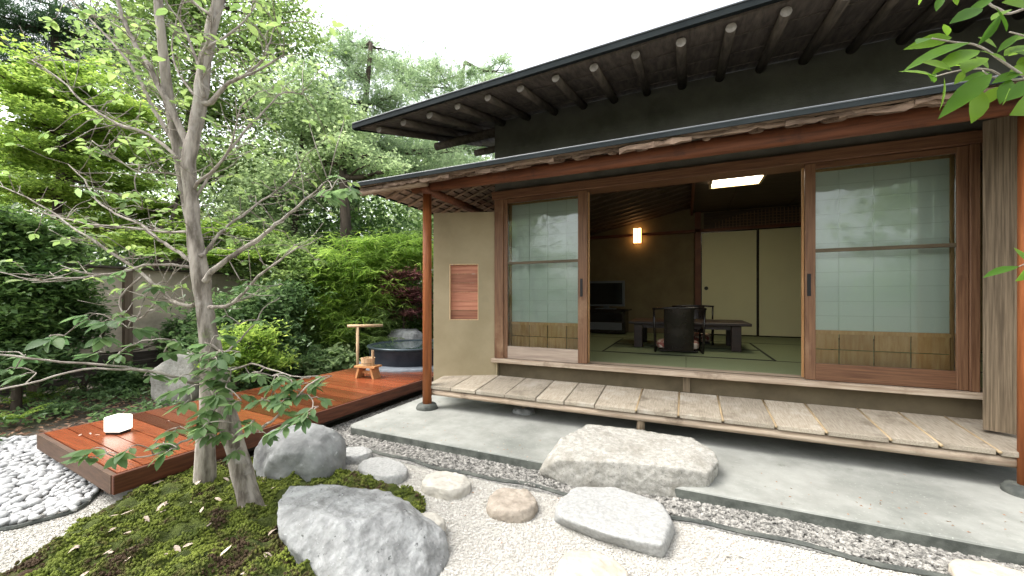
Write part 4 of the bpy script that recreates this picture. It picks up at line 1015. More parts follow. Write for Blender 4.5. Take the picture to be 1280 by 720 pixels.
def unit(n): v = np.random.normal(size=(n,3)); return v/np.linalg.norm(v, axis=1, keepdims=True)
def clump_points(c, rad, n, nclump, sig=.16, shell=.55, flat=.6):
    """leaf positions gathered in uneven clumps through an ellipsoid"""
    d = unit(nclump); r = shell + (1-shell)*np.random.rand(nclump,1)
    r *= np.random.uniform(.75, 1.12, (nclump,1)); cc = np.array(c) + d*r*np.array(rad)
    w = np.random.rand(nclump)**1.5+.15; w /= w.sum(); k = np.random.choice(nclump, n, p=w)
    s = sig*min(rad)*np.random.uniform(.6,1.5,(nclump,1))
    return cc[k] + np.random.normal(size=(n,3))*s[k]*np.array((1.25,1.25,flat)), cc
def tree(name, base, label, cat, blobs, m, n, L, W, trunk_r=.1, group=None, bark='dark_bark', flat=.6, nc=26, sig=.2, style='leaf', droop=0.0, trunk_top=None, lean=0.0, shell=.5, limbs=2, trunks=1):
    t = thing(name, base, label, cat, group); base = Vector(base)
    cs = [Vector(b[0]) for b in blobs]; mid = sum(cs, Vector())/len(cs)
    top = Vector((mid.x, mid.y, max(c.z for c in cs))) if trunk_top is None else Vector(trunk_top)
    mb = MB()
    path = [base-Vector((0,0,.1))]
    for k in range(1,6):
        f = k/5; path.append(base.lerp(top, f) + Vector((math.sin(f*5+base.x)*.12, math.cos(f*4+base.y)*.12, 0))*trunk_r*6*f*(1-f*.5))
    sp = smooth_path(path, 3); mb.tube(sp, [trunk_r*(1.15-.85*i/(len(sp)-1)) for i in range(len(sp))], 9)
    tot = sum(b[1][0]*b[1][1]*b[1][2] for b in blobs)**1
    Cs = []; 
    for (c, rad) in blobs:
        share = max(60, int(n*(rad[0]*rad[2])/sum(b[1][0]*b[1][2] for b in blobs)))
        pts, cc = clump_points(c, rad, share, nc, sig, shell, flat); Cs.append(pts)
        # limbs to the middle of the mass and on to a few clumps
        c = Vector(c); st_ = sp[max(2, min(len(sp)-1, int(len(sp)*min(.95, max(.25, (c.z-rad[2]*.4-base.z)/(top.z-base.z+1e-6))))))]
        a = smooth_path([st_, st_.lerp(c, .5)+Vector((0,0,-.08*(c-st_).length)), c], 3)
        mb.tube(a, [trunk_r*(.42-.26*i/(len(a)-1)) for i in range(len(a))], 6)
        for q in cc[:limbs*3]:
            q = Vector(q); s0 = a[random.randint(1, len(a)-1)]
            mb.tube([s0, s0.lerp(q,.5)+Vector((random.uniform(-.1,.1),random.uniform(-.1,.1),random.uniform(-.05,.1)))*trunk_r*3, q], [trunk_r*.16, trunk_r*.11, trunk_r*.05], 5)
    mb.build('trunk', bark, t, True)
    C = np.vstack(Cs); k = len(C)
    if style == 'leaf': D = unit(k)*np.array((1,1,.55)); D[:,2] -= droop
    elif style == 'pad': D = unit(k)*np.array((1,1,.18)); D[:,2] -= .1
    elif style == 'needle':
        tuf = C[::9]; C = np.repeat(tuf, 9, axis=0); k = len(C); D = unit(k)*np.array((1,1,.7)); D[:,2] += .35
    elif style == 'bamboo':
        tuf = C[::6]; C = np.repeat(tuf, 6, axis=0); k = len(C); h = unit(k)*np.array((1,1,.35)); h[:,2] -= .35; D = h
    l = L*np.random.uniform(.6,1.3,k); w = W*np.random.uniform(.7,1.25,k)
    leaf_cloud('crown', C, D, l, w, m, t)
    return t
def B(px, py, depth, rx, rz, ry=None):                    # a mass of foliage seen at a pixel, radii in pixels
    c = P(px, py, depth); k = depth/F; return (tuple(c), (rx*k, (ry if ry is not None else rx)*k, rz*k))
def base_at(px, depth, z=0.0): c = P(px, HY, depth); return (c.x, c.y, z)

# --- the garden tree on the mound
fam = thing('garden_tree', tuple(P(300, 632, 2.12)), 'slender pale barked garden tree on the moss mound', 'tree'); fam.location.z = .08
fam.location = (P(312,632,2.11).x, P(312,632,2.11).y, .06)
def track(pts, dep): return [P(x, y, d) for (x,y), d in zip(pts, dep if hasattr(dep,'__len__') else [dep]*len(pts))]
TA = [(318,648),(303,592),(288,535),(275,480),(264,430),(256,385),(250,340),(243,290),(238,240),(236,200),(243,165),(251,122),(257,75),(264,35),(276,-10),(290,-70),(300,-150)]
wA = [13.5,11.8,10.8,10,9.5,9,10,8,7.2,8,7.2,8,7,6.4,6,5,3.5]
def dA(i): return 2.11+.010*i
pa = track(TA, [dA(i) for i in range(len(TA))]); sa = smooth_path(pa, 4)
ra = []
for i in range(len(sa)):
    f = i/4; k = min(int(f), len(wA)-2); ra.append((wA[k]+(wA[k+1]-wA[k])*(f-k))*2.15/F*(1+.05*math.sin(i*1.7)))
def gnarl(mb, amp=.10, f=26):
    for i, v in enumerate(mb.v):
        q = Vector(v); n_ = noise.noise_vector(q*f)*.0035+noise.noise_vector(q*8)*.004; mb.v[i] = tuple(q+n_)
    return mb
gnarl(MB().tube(sa, ra, 16)).build('trunk', 'tree_bark', fam, True)
TB = [(256,612),(257,560),(260,510),(260,460),(255,400),(247,340),(240,285),(231,235),(222,185),(212,130),(205,75),(199,20),(193,-60),(190,-120)]
wB = [12.5,11,9.5,8,7,6,6,6,6,5.5,5,4.5,4,3]
pb_ = smooth_path(track(TB, [2.38-.012*i for i in range(len(TB))]), 4); rb = []
for i in range(len(pb_)):
    f = i/4; k = min(int(f), len(wB)-2); rb.append((wB[k]+(wB[k+1]-wB[k])*(f-k))*2.3/F)
gnarl(MB().tube(pb_, rb, 12)).build('trunk', 'tree_bark', fam, True)
BR = [ # pixel path, start and end distance, start and end half width in px
 ([(252,372),(241,382),(225,380),(207,370),(179,343),(138,316),(114,298),(90,284),(60,262),(20,240),(-20,225)],2.14,2.5,3.6,1.2),
 ([(262,384),(280,383),(296,375),(324,345),(350,325),(372,310)],2.12,1.9,3.6,1.6),
 ([(256,352),(266,338),(296,316),(324,298),(345,280),(362,267),(389,243),(410,226)],2.12,2.0,5.0,1.8),
 ([(250,320),(258,314),(275,292),(293,276),(320,256),(344,240),(365,222)],2.14,2.4,3.2,1.3),
 ([(246,330),(232,321),(212,308),(193,295),(176,280),(145,267),(120,250),(105,225),(85,205)],2.15,2.5,3.3,1.2),
 ([(240,335),(215,331),(180,332),(150,340),(115,345),(75,348),(40,350),(0,340)],2.2,1.9,2.4,1.0),
 ([(240,290),(205,290),(160,284),(110,280),(70,270),(30,262)],2.2,2.6,2.0,.9),
 ([(262,470),(240,478),(215,470),(185,463),(155,459),(110,455),(60,450),(0,444),(-30,440)],2.12,1.6,2.6,1.8),
 ([(185,463),(150,461),(103,462),(50,476),(0,487),(-30,495)],1.9,1.6,2.0,1.6),
 ([(286,545),(300,545),(312,540),(330,532),(344,523),(366,500),(389,479),(405,470)],2.08,1.75,3.6,1.2),
 ([(276,520),(262,545),(240,548),(220,556),(200,566),(176,571),(150,572),(133,566)],2.06,1.75,2.4,1.0),
 ([(240,205),(229,203),(205,182),(179,165),(148,155),(125,142),(103,127),(85,108),(65,91),(40,75)],2.2,2.5,3.4,1.2),
 ([(237,190),(231,174),(214,138),(200,110),(186,83),(172,60),(162,41),(152,20),(146,-5),(138,-50)],2.2,2.25,5.6,3.2),
 ([(228,185),(214,172),(203,155),(190,134),(182,115),(172,96),(160,76),(148,62),(130,42),(117,28),(95,8),(80,-15)],2.3,2.5,3.4,1.6),
 ([(252,130),(264,127),(278,112),(293,100),(308,94),(338,79),(355,68)],2.22,2.1,4.6,1.4),
 ([(293,100),(312,90),(327,76),(334,62),(338,48),(345,30)],2.16,2.2,2.6,1.2),
 ([(255,122),(251,100),(252,80),(254,65),(262,45),(266,20),(268,-20)],2.18,2.1,3.4,2.2),
 ([(250,85),(246,76),(240,60),(234,45),(222,22),(207,0),(195,-25)],2.25,2.3,2.4,1.4),
 ([(244,235),(250,226),(268,212),(283,193),(292,172),(296,152),(300,134)],2.18,2.0,2.8,1.1),
 ([(246,245),(262,220),(290,185),(310,160),(324,145),(340,128),(352,117),(365,116),(379,117)],2.2,2.5,2.2,1.1),
 ([(235,225),(215,218),(190,216),(165,212),(140,193),(120,180)],2.2,2.0,1.8,.9),
 ([(244,120),(232,105),(222,88),(215,60),(220,30),(226,5)],2.2,2.5,2.0,1.0),
 ([(262,430),(280,440),(300,425),(318,405),(330,385),(350,372)],2.1,2.3,1.9,.9),
 ([(268,455),(290,462),(315,455),(340,462),(365,470),(398,470)],2.1,1.9,2.2,1.0),
 ([(180,343),(150,372),(160,400),(180,395),(196,372),(215,345),(222,330)],2.3,2.1,1.6,.9),
 ([(265,20),(240,0),(225,-30)],2.2,2.3,2.4,1.4), ([(258,60),(290,40),(315,15),(330,-15)],2.2,2.3,2.2,1.2),
]
ends = []
for (pp, d0, d1, w0, w1) in BR:
    n = len(pp); q = smooth_path(track(pp, [d0+(d1-d0)*i/(n-1) for i in range(n)]), 3); m_ = len(q)
    for i in range(1, m_-1): q[i] = q[i] + Vector((random.uniform(-1,1),random.uniform(-1,1),random.uniform(-1,1)))*.0035
    r_ = [(w0*.82+(w1*.5-w0*.82)*(i/(m_-1))**.8)*(d0+d1)/2/F*(1+.08*math.sin(i*2.3)) for i in range(m_)]
    MB().tube(q, r_, 8).build('branch', 'twig_bark' if w0 < 3 else 'tree_bark', fam, True)
    ends.append((q, pp))
LM = [leaf_mesh('leaf', 1, w, 'leaf_main', c, f) for (w,c,f) in ((.44,.12,.12),(.50,.20,.10),(.40,.05,.16),(.47,.3,.08),(.42,-.08,.14))]
LL = [leaf_mesh('leaf', 1, w, 'leaf_light', c, f) for (w,c,f) in ((.60,.12,.12),(.66,.20,.10),(.56,.05,.16))]
LB = [leaf_mesh('leaf', 1, w, 'leaf_brown', c, f) for (w,c,f) in ((.6,.45,.3),(.5,.6,.35))]
leaf_list = []                                           # (mesh list, position, direction, size)
twigs = MB()
def spray(p, d, nleaf, size, meshes, spread=1.0, tw=.09):
    d = Vector(d).normalized(); tip = p + d*tw
    twigs.tube([p, p.lerp(tip,.5)+Vector((0,0,.008)), tip], [.0028,.0022,.0016], 5)
    side = d.cross(Vector((0,0,1))); side = side.normalized() if side.length > .1 else Vector((1,0,0))
    for k in range(nleaf):
        f = (k/(max(1,nleaf-1))-.5)*2*spread; dd = (d*(1.1-abs(f)*.6)+side*f+Vector((0,0,random.uniform(-.55,.05)))).normalized()
        s0 = tip if k % 3 else p.lerp(tip, .55)
        leaf_list.append((meshes, s0, dd, size*random.uniform(.75,1.15)))
for (q, pp) in ends:                                      # bare fine twigs
    if pp[0][1] > 425: continue
    for i in range(3, len(q)-1):
        if random.random() < .5:
            a = random.uniform(0, 6.28); L_ = random.uniform(.06,.26); dd = (q[i+1]-q[i-1]).normalized()*1.1+Vector((math.cos(a),math.sin(a),random.uniform(-.2,.8)))
            e = q[i]+dd.normalized()*L_; mid_ = q[i].lerp(e,.5)+Vector((random.uniform(-1,1),random.uniform(-1,1),random.uniform(-1,1)))*L_*.10
            twigs.tube(smooth_path([q[i], mid_, e], 3), .0017, 5)
# leafy low sprays, seen clearly in front of the deck and the wall: pixel, distance, leaf count, leaf size in px
LOW = [(150,345,2.0,3,22),(165,338,2.0,3,20),(180,375,2.05,4,22),(196,356,2.05,4,24),(140,400,2.0,5,30),(120,392,2.0,4,28),(160,410,2.0,5,30),(175,395,2.0,3,26),(110,398,2,3,26),
 (80,420,1.95,3,32),(62,420,1.95,3,30),(125,420,1.95,4,30),(132,440,1.95,4,26),(170,430,1.95,5,28),(190,425,1.95,4,28),(205,440,2.0,4,28),(215,425,2.0,4,24),(235,438,2.0,4,24),
 (30,445,1.8,4,30),(20,460,1.8,4,28),(45,466,1.8,4,28),(10,440,1.8,3,24),(160,462,1.9,4,26),(180,470,1.9,4,26),(150,440,1.9,3,22),(250,452,2.0,5,26),(262,440,2.0,5,26),(280,440,1.98,5,28),(268,420,2.0,4,26),
 (255,480,2.0,5,30),(270,490,1.98,6,30),(285,478,1.98,5,30),(240,500,1.98,5,28),(258,510,1.95,6,30),(275,505,1.95,5,30),(232,485,1.98,4,26),(245,525,1.95,5,26),(265,530,1.92,5,26),
 (222,560,1.85,4,26),(205,555,1.85,3,26),(190,562,1.85,3,26),(172,556,1.8,2,24),(128,560,1.75,5,34),(118,572,1.75,3,30),(140,566,1.75,3,26),
 (310,470,1.95,4,22),(325,465,1.95,4,22),(340,470,1.9,4,22),(355,478,1.9,4,22),(372,486,1.88,4,24),(330,500,1.85,5,24),(345,515,1.82,5,24),(360,498,1.82,4,24),(318,525,1.85,4,24),(390,515,1.75,5,30),(385,522,1.75,5,30),(398,508,1.75,3,26),(366,530,1.75,2,28),
 (400,480,1.85,4,24),(415,470,1.85,4,22),(300,440,2.0,4,20),(300,405,2.1,4,20),(320,400,2.1,4,20),(285,395,2.1,3,20),(300,350,2.1,3,20),(330,332,2.1,4,18),(312,356,2.0,4,22),
 (165,250,2.2,4,20),(178,262,2.2,3,18),(170,238,2.1,2,18),(88,232,2.0,1,22),(95,300,2.1,2,18),(400,246,1.95,5,24),(415,236,1.95,5,26),(432,232,1.95,5,26),(440,240,1.95,4,24),(425,222,1.95,3,22)]
for k in range(34):
    LOW.append((random.gauss(268,26), random.uniform(425,560), random.uniform(1.85,2.05), 4, random.uniform(20,27)))
for k in range(14):
    LOW.append((random.uniform(320,395), random.uniform(462,505), random.uniform(1.8,1.95), 4, random.uniform(19,25)))
for (x,y,d,nl,sz) in LOW:
    p = P(x, y, d); a = random.uniform(0, 6.28)
    spray(p, (math.cos(a)*.8, math.sin(a)*.8, -.15), nl+2, sz*.74*d/F, LM if sz > 19 else LL, 1.0, .05)
# join floating sprays to the nearest branch with fine twigs
allq = [q for qq, _ in ends for q in qq] + sa + pb_
todo = [P(x, y, d) for (x,y,d,nl,sz) in LOW]; con = list(allq)
near = [min(((r_-p).length, k) for k, r_ in enumerate(con)) for p in todo]
while todo:
    i = min(range(len(todo)), key=lambda j: near[j][0]); p = todo.pop(i); (dd_, k) = near.pop(i); q = con[k]
    if dd_ > .012:
        mdl = q.lerp(p,.5)+Vector((random.uniform(-.1,.1)*dd_,random.uniform(-.1,.1)*dd_,.10*dd_)); twigs.tube(smooth_path([q, mdl, p], 3), .0026, 5); con.append(mdl)
    con.append(p); kk = len(con)-1
    near = [min(nn, ((con[kk]-t_).length, kk)) for nn, t_ in zip(near, todo)]
# upper leaves scattered on the fine twigs
for (q, pp) in ends:
    if pp[0][1] > 425: continue
    for i in range(2, len(q)):
        if random.random() < .62:
            a = random.uniform(0, 6.28); L_ = random.uniform(.06,.20)
            dd = Vector((math.cos(a), math.sin(a), random.uniform(-.1,.8))); e = q[i] + dd.normalized()*L_
            twigs.tube([q[i], q[i].lerp(e,.5)+Vector((0,0,-.01)), e], [.0026,.002,.0013], 5)
            if random.random() < .7: spray(e, dd, random.choice((1,2,3,3,4)), random.uniform(.040,.064), LL if random.random() < .80 else LB, 1.1, .035)
for k in range(170):                                      # crown top and outer leaves
    x = random.gauss(245, 105); y = random.uniform(-60, 330); d = random.uniform(1.95, 2.9)
    if x < 0 or x > 430: continue
    p = P(x, y, d); q = min(allq, key=lambda r_: (r_-p).length_squared)
    if (q-p).length > .5: continue
    twigs.tube([q, q.lerp(p,.5)+Vector((random.uniform(-.02,.02),0,.03)), p], [.003,.0024,.0014], 5)
    spray(p, (p-q)+Vector((0,0,.05)), random.choice((2,3,3,4,5)), random.uniform(.040,.066), LL if random.random() < .88 else LB, 1.1, .04)
twigs.build('twigs', 'twig_bark', fam, True)
leaf_list.sort(key=lambda a: -a[3]/max(.5,(a[1]-Vector((0,0,EYE))).dot(FW)) * (1 if (a[1]-Vector((0,0,EYE))).z < .9 else .6))
rest = MB(); restL = MB()
for k, (ms, p, d, s) in enumerate(leaf_list):
    me = random.choice(ms); up = Vector((random.uniform(-.5,.5), random.uniform(-.6,.3), 1))
    if k < 296: put_leaf(me, p, d, up, s, fam, random.uniform(-.5,.5))
    else:
        d = d.normalized(); x = d.cross(up).normalized(); z = x.cross(d)
        vs = [tuple(p + (x*v.co.x + d*v.co.y + z*v.co.z)*s) for v in me.vertices]; (rest if ms is LM else restL).add(vs, [tuple(f.vertices) for f in me.polygons])
for mb_, mm in ((rest,'leaf_main'),(restL,'leaf_light')):
    if mb_.v:
        o = mb_.build('crown', mm, fam, True); o['kind'] = 'stuff'; at = o.data.attributes.new('tone','FLOAT','FACE'); at.data.foreach_set('value', np.repeat(np.random.rand(len(o.data.polygons)//12+1), 12)[:len(o.data.polygons)])
print('LEAVES', len(leaf_list))

# --- branch reaching in at the top right, near the lens
nb_ = thing('young_tree', (P(1460,373,.95).x, P(1460,373,.95).y, 0), 'young tree at the right edge, fresh green leafy branches reaching in at the top right', 'tree')
s_ = P(1460,373,.95); MB().tube(smooth_path([(s_.x,s_.y,-.02),(s_.x+.02,s_.y,.6),(s_.x-.01,s_.y+.01,1.3),(s_.x,s_.y,2.3),(s_.x+.03,s_.y,3.0)],4), [.030-.0012*i for i in range(17)], 10).build('trunk', 'tree_bark', nb_, True)
NB = [([(1460,60),(1400,30),(1330,20),(1290,10),(1262,17),(1250,12),(1235,3),(1225,-20)],.98,.0040),([(1460,140),(1400,118),(1330,110),(1290,100),(1255,78),(1232,62),(1215,55),(1195,53),(1165,48)],.92,.0030),
      ([(1460,150),(1400,115),(1330,100),(1300,95),(1262,100),(1240,88),(1215,86),(1190,90),(1168,96)],.95,.0028),([(1262,100),(1240,96),(1228,88)],.94,.0020),([(1460,110),(1400,75),(1330,60),(1300,55),(1280,45),(1262,40)],.9,.0028),([(1460,260),(1390,275),(1330,300),(1300,315),(1284,328),(1274,333)],.85,.0022)]
for pp, d, r_ in NB:
    q = smooth_path(track(pp, d), 3); MB().tube(q, [r_*(1.1-.6*i/(len(q)-1)) for i in range(len(q))], 8).build('branch', 'twig_bark', nb_, True)
LFn = [leaf_mesh('leaf', 1, w, 'leaf_fresh', c, f) for (w,c,f) in ((.30,.22,.16),(.34,.3,.12),(.27,.12,.2))]
LF = [leaf_mesh('leaf', 1, w, 'leaf_fresh', c, f) for (w,c,f) in ((.46,.10,.10),(.52,.16,.08),(.42,.02,.14),(.56,.2,.06))]
NL = [((1214,53),(1134,74)),((1190,47),(1144,52)),((1160,48),(1146,54)),((1224,63),(1180,72)),((1190,88),(1158,72)),((1218,84),(1186,78)),((1236,86),(1224,68)),((1170,96),(1128,83)),((1170,92),(1164,102)),((1160,92),(1168,103)),
 ((1180,96),(1180,137)),((1240,92),(1183,135)),((1238,90),(1200,102)),((1226,112),(1222,150)),((1250,108),(1226,132)),((1262,110),(1256,132)),((1226,72),(1208,84)),((1206,88),(1196,104)),((1222,57),(1258,14)),((1184,45),(1182,28)),((1186,30),(1236,4)),((1246,66),(1280,36)),((1255,70),(1290,50)),((1258,78),(1230,58)),((1262,98),(1250,130)),((1276,90),(1240,104)),
 ((1205,22),(1250,-12)),((1178,-6),(1170,14)),((1150,-5),(1152,6)),((1192,-8),(1198,6)),((1258,40),(1246,8)),((1290,100),(1258,126)),((1270,80),(1300,70)),((1290,60),(1262,66)),((1300,80),(1262,92)),((1262,12),(1240,22)),((1290,8),(1262,-4)),((1274,333),(1230,343)),((1284,328),(1270,308)),((1290,330),(1274,352)),((1300,120),(1274,140)),((1300,40),(1270,48)),((1246,60),(1226,44)),((1296,76),(1270,58))]
for (a, b_) in NL:
    d0 = random.uniform(.86,.98); pA = P(*a, d0); pB = P(*b_, d0+random.uniform(-.03,.03)); L_ = (pB-pA).length
    toward = -FW + Vector((0,0,1))*random.uniform(.2,1.3) + RT*random.uniform(-.5,.5)
    put_leaf(random.choice(LFn if math.dist(a,b_) > 44 else LF), pA, pB-pA, toward, L_, nb_, random.uniform(-.4,.4))

# --- background trees
GT = 'trees standing behind the garden'
tree('pine_tree', base_at(95,11), 'dark pine in the upper left corner behind the bright maple', 'tree',
     [B(40,40,11,90,34),B(120,50,11.5,70,30),B(85,10,11,95,30),B(20,75,10.5,60,24),B(-30,20,11,60,50),B(160,85,11.5,40,18)], 'needle', 42000, .19, .017, .20, GT, style='needle', nc=26, sig=.30, shell=.3)
mb_ = [B(60,88,6.4,95,13,70),B(20,110,6.0,80,14,60),B(110,118,6.6,70,12,60),B(50,150,6.2,100,14,80),B(130,160,6.4,60,12,50),B(20,185,6.0,80,14,60),B(90,205,6.4,90,13,60),B(160,140,6.8,45,14,40),B(60,130,7.4,120,34,60),B(40,190,7.4,110,36,60),B(120,185,7.6,80,36,60),B(70,250,7.6,110,30,60),B(30,235,6.2,80,16,60),B(150,230,6.8,60,12,50)]
tree('maple_tree', base_at(60,6.6), 'bright green layered maple spreading across the left side', 'tree', mb_, 'leaf_maple', 52000, .072, .048, .09, GT, style='pad', flat=.28, nc=40, sig=.42, shell=.15)
mb_ = [B(190,300,6.4,75,12,50),B(240,318,6.2,70,12,50),B(120,280,6.6,60,14,50),B(300,322,6.6,50,12,40),B(180,262,7,80,14,60),B(280,290,7,60,14,50)]
tree('maple_tree', base_at(150,6.8), 'low yellow green maple spreading over the plaster fence wall', 'tree', mb_, 'leaf_maple', 26000, .065, .043, .07, GT, style='pad', flat=.3, nc=34, sig=.42, shell=.15)
tree('garden_oak', base_at(200,9.2), 'loose light green tree filling the space behind the slender tree', 'tree',
     [B(190,60,9,70,50),B(260,30,9.5,80,45),B(330,60,9.5,60,36),B(240,130,9,80,50),B(330,130,9.6,50,45),B(190,190,9,80,45),B(290,210,9.2,70,45),B(150,120,9,50,40),B(350,20,9.6,50,30),B(210,-10,9,90,40)], 'leaf_green', 33000, .10, .065, .12, GT, nc=34, sig=.28, shell=.25)
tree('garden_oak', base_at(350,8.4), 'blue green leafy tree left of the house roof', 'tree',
     [B(380,150,8.6,60,60),B(350,230,8.4,50,46),B(410,235,9.0,40,30),B(320,270,8.2,50,36),B(395,305,9.0,50,26),B(430,150,9,40,30)], 'leaf_haze_pale', 21000, .095, .06, .10, GT, nc=30, sig=.28, shell=.3)
tree('pine_tree', base_at(432,12.5), 'tall haze-pale pine with a thick dark trunk left of the eaves', 'tree',
     [B(430,90,12.5,60,26),B(470,130,12.6,60,28),B(400,120,12.2,50,30),B(450,60,12.8,50,22),B(480,180,12.5,60,26),B(430,200,12.3,70,26),B(520,210,12.8,60,24),B(390,180,12,50,28),B(560,190,13,50,18)], 'needle_haze_pale', 40000, .19, .022, .20, GT, style='needle', nc=26, sig=.34, shell=.25)
tree('pine_tree', base_at(540,17), 'distant haze-pale pine showing between the two roofs', 'tree',
     [B(560,110,17,70,20),B(600,180,17,70,28),B(540,140,17,60,22),B(640,130,17,60,24),B(500,100,17.5,50,22),B(590,220,17,80,22),B(620,90,18,40,12)], 'needle_haze_pale', 36000, .25, .03, .20, GT, style='needle', nc=24, sig=.34, shell=.25)
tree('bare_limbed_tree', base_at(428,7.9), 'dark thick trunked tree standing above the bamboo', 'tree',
     [B(440,196,8.0,46,20),B(400,205,8.0,30,18),B(478,214,8.0,34,16),B(420,170,8.2,40,20)], 'leaf_haze_pale', 5200, .085, .055, .17, GT, nc=20, sig=.3, limbs=3)
# bamboo clumps
BG = 'bamboo clumps by the bath'
tree('bamboo_clump', base_at(455,7.4), 'bright drooping bamboo left of the purple maple', 'bamboo',
     [B(440,330,7.4,70,36),B(490,318,7.6,60,30),B(400,350,7.2,50,34),B(460,370,7.2,60,36),B(420,400,7.0,50,34),B(520,320,7.8,40,30)], 'leaf_bamboo', 26000, .19, .020, .03, BG, style='bamboo', nc=44, sig=.22, shell=.35, limbs=3)
tree('bamboo_clump', base_at(395,6.6), 'darker drooping bamboo behind the deck planks', 'bamboo',
     [B(380,392,6.8,45,30),B(430,432,6.8,46,28),B(470,410,7.2,40,34),B(370,425,6.6,36,26),B(400,440,6.6,30,18)], 'leaf_green', 12000, .17, .020, .03, BG, style='bamboo', nc=34, sig=.24, shell=.3)
tree('purple_maple', base_at(506,7.15,.1), 'small purple leaved maple behind the bath tub', 'tree',
     [B(490,350,7.2,22,14),B(512,345,7.2,24,13),B(500,365,7.1,28,13),B(520,372,7.3,22,15),B(484,380,7.2,18,10),B(512,392,7.2,24,11)], 'leaf_red', 7000, .055, .034, .028, None, style='pad', flat=.35, nc=26, sig=.34, shell=.2, limbs=4)
# dark shrubs and hedge masses
SG = 'shrubs behind the deck'
tree('shrub', base_at(20,4.3), 'dense dark leafy shrub on the far left', 'shrub', [B(20,350,4.3,60,40,40),B(10,410,4.2,50,40,30),B(60,360,4.6,36,30,30),B(0,290,4.4,60,34,40),B(60,300,4.8,40,24,30)], 'leaf_dark', 22000, .075, .042, .04, SG, nc=34, sig=.3, shell=.35)
tree('shrub', base_at(100,4.9), 'mid green shrub against the plaster fence', 'shrub', [B(100,400,5.0,24,34,24),B(40,452,4.3,60,28,30),B(150,470,5.2,40,14,24),B(220,420,6.0,14,30,14)], 'leaf_shrub', 9000, .07, .04, .03, SG, nc=24, sig=.3)
tree('shrub', base_at(320,5.4), 'glossy leaved camellia behind the deck and tree', 'shrub', [B(300,400,5.6,44,34),B(340,380,5.9,40,30),B(330,430,5.4,50,26),B(280,440,5.2,40,24),B(370,450,5.6,36,16)], 'leaf_shrub', 13000, .085, .046, .04, SG, nc=34, sig=.3)
tree('shrub', base_at(360,6.6), 'blue green shrub below the bamboo', 'shrub', [B(350,345,6.8,50,30),B(330,310,7,44,24),B(380,320,7,40,20)], 'leaf_green', 8500, .08, .048, .04, SG, nc=28, sig=.3)
tree('shrub', base_at(400,5.7), 'pale broad leaved shrub at the back edge of the deck', 'shrub', [B(392,456,5.7,28,11),B(415,450,6.0,26,12),B(425,462,6.0,14,6)], 'leaf_haze_pale', 2200, .11, .07, .02, SG, nc=20, sig=.36, limbs=1)
tree('shrub', base_at(290,4.9), 'yellowish spindly shrub right behind the trunk', 'shrub', [B(310,425,4.9,36,22),B(340,448,5,26,14),B(290,455,4.7,30,16)], 'leaf_maple', 2600, .075, .030, .015, SG, nc=26, sig=.34, limbs=2)
tree('shrub', base_at(490,7.9), 'dark evergreen shrub in the shade behind the bath', 'shrub', [B(480,400,8.2,60,44),B(440,420,8,50,40),B(530,400,8.4,50,50)], 'leaf_dark', 11000, .085, .05, .05, SG, nc=34, sig=.3, shell=.3)
# fern and ground plants left of the deck
def fern(px, py, label, n=22, L=.34, m='leaf_shrub'):
    c = G(px, py); t = thing('fern', tuple(c), label, 'fern', 'ferns left of the deck'); C = []; D = []; LL_ = []
    for i in range(n):
        a = random.uniform(0,6.28); ln = L*random.uniform(.6,1.1); el = random.uniform(.5,1.2)
        for k in range(2, 13):
            f = k/12; r_ = ln*f*math.cos(el*(1-f*.55)); z = ln*f*math.sin(el)*(1-.45*f)
            for s in (-1,1):
                C.append((c.x+r_*math.cos(a), c.y+r_*math.sin(a), .02+z)); D.append((math.cos(a+s*1.15), math.sin(a+s*1.15), -.25)); LL_.append(.065*(1.15-f)*L/.34)
    leaf_cloud('fronds', C, D, LL_, .014, m, t)
FERN = ['upright green fern a little right of the frame edge, left of the deck lamp', 'fern in the middle of the patch behind the deck corner', 'fern directly above the near left deck corner', 'fern right by the left edge, behind the pebbles', 'low bright fern just behind the far left deck corner',
 'rearmost small fern on the left, under the shrub', 'fern cut by the left frame edge', 'fern touching the back edge of the deck', 'fern behind the glowing cube lamp', 'nearest fern at the left, beside the white pebbles', 'fern left of the pale upright stone', 'front fern beside the pebble bed and deck corner']
for i,(x,y) in enumerate(((62,502),(100,498),(128,500),(25,508),(82,515),(45,488),(5,496),(118,516),(150,496),(20,528),(165,486),(60,520))):
    fern(x, y, FERN[i], 18, random.uniform(.22,.36), 'leaf_shrub' if i % 3 else 'leaf_maple')
C = []; D = []
for k in range(9000):
    x = random.uniform(-7.4,-4.75); y = random.uniform(.4,6.2)
    if noise.noise(Vector((x*1.7,y*1.7,4))) < -.05: continue
    C.append((x,y,random.uniform(0,.10))); D.append((random.uniform(-1,1),random.uniform(-1,1),random.uniform(.0,.7)))
gc_ = leaf_cloud('ground_cover', C, D, .07, .032, 'leaf_shrub'); gc_['label'] = 'low dark ground cover growing behind the deck'; gc_['category'] = 'ground cover'
C = []; D = []
for k in range(2600):
    x = random.uniform(-7.4,-4.72); y = random.uniform(.6,6.2); C.append((x,y,.004+random.uniform(-.03,.0))); D.append((random.uniform(-1,1),random.uniform(-1,1),random.uniform(-.05,.15)))
lt = leaf_cloud('leaf_litter', C, D, .055, .03, 'leaf_brown'); lt['label'] = 'dry brown leaf litter on the dark soil'; lt['category'] = 'leaf litter'
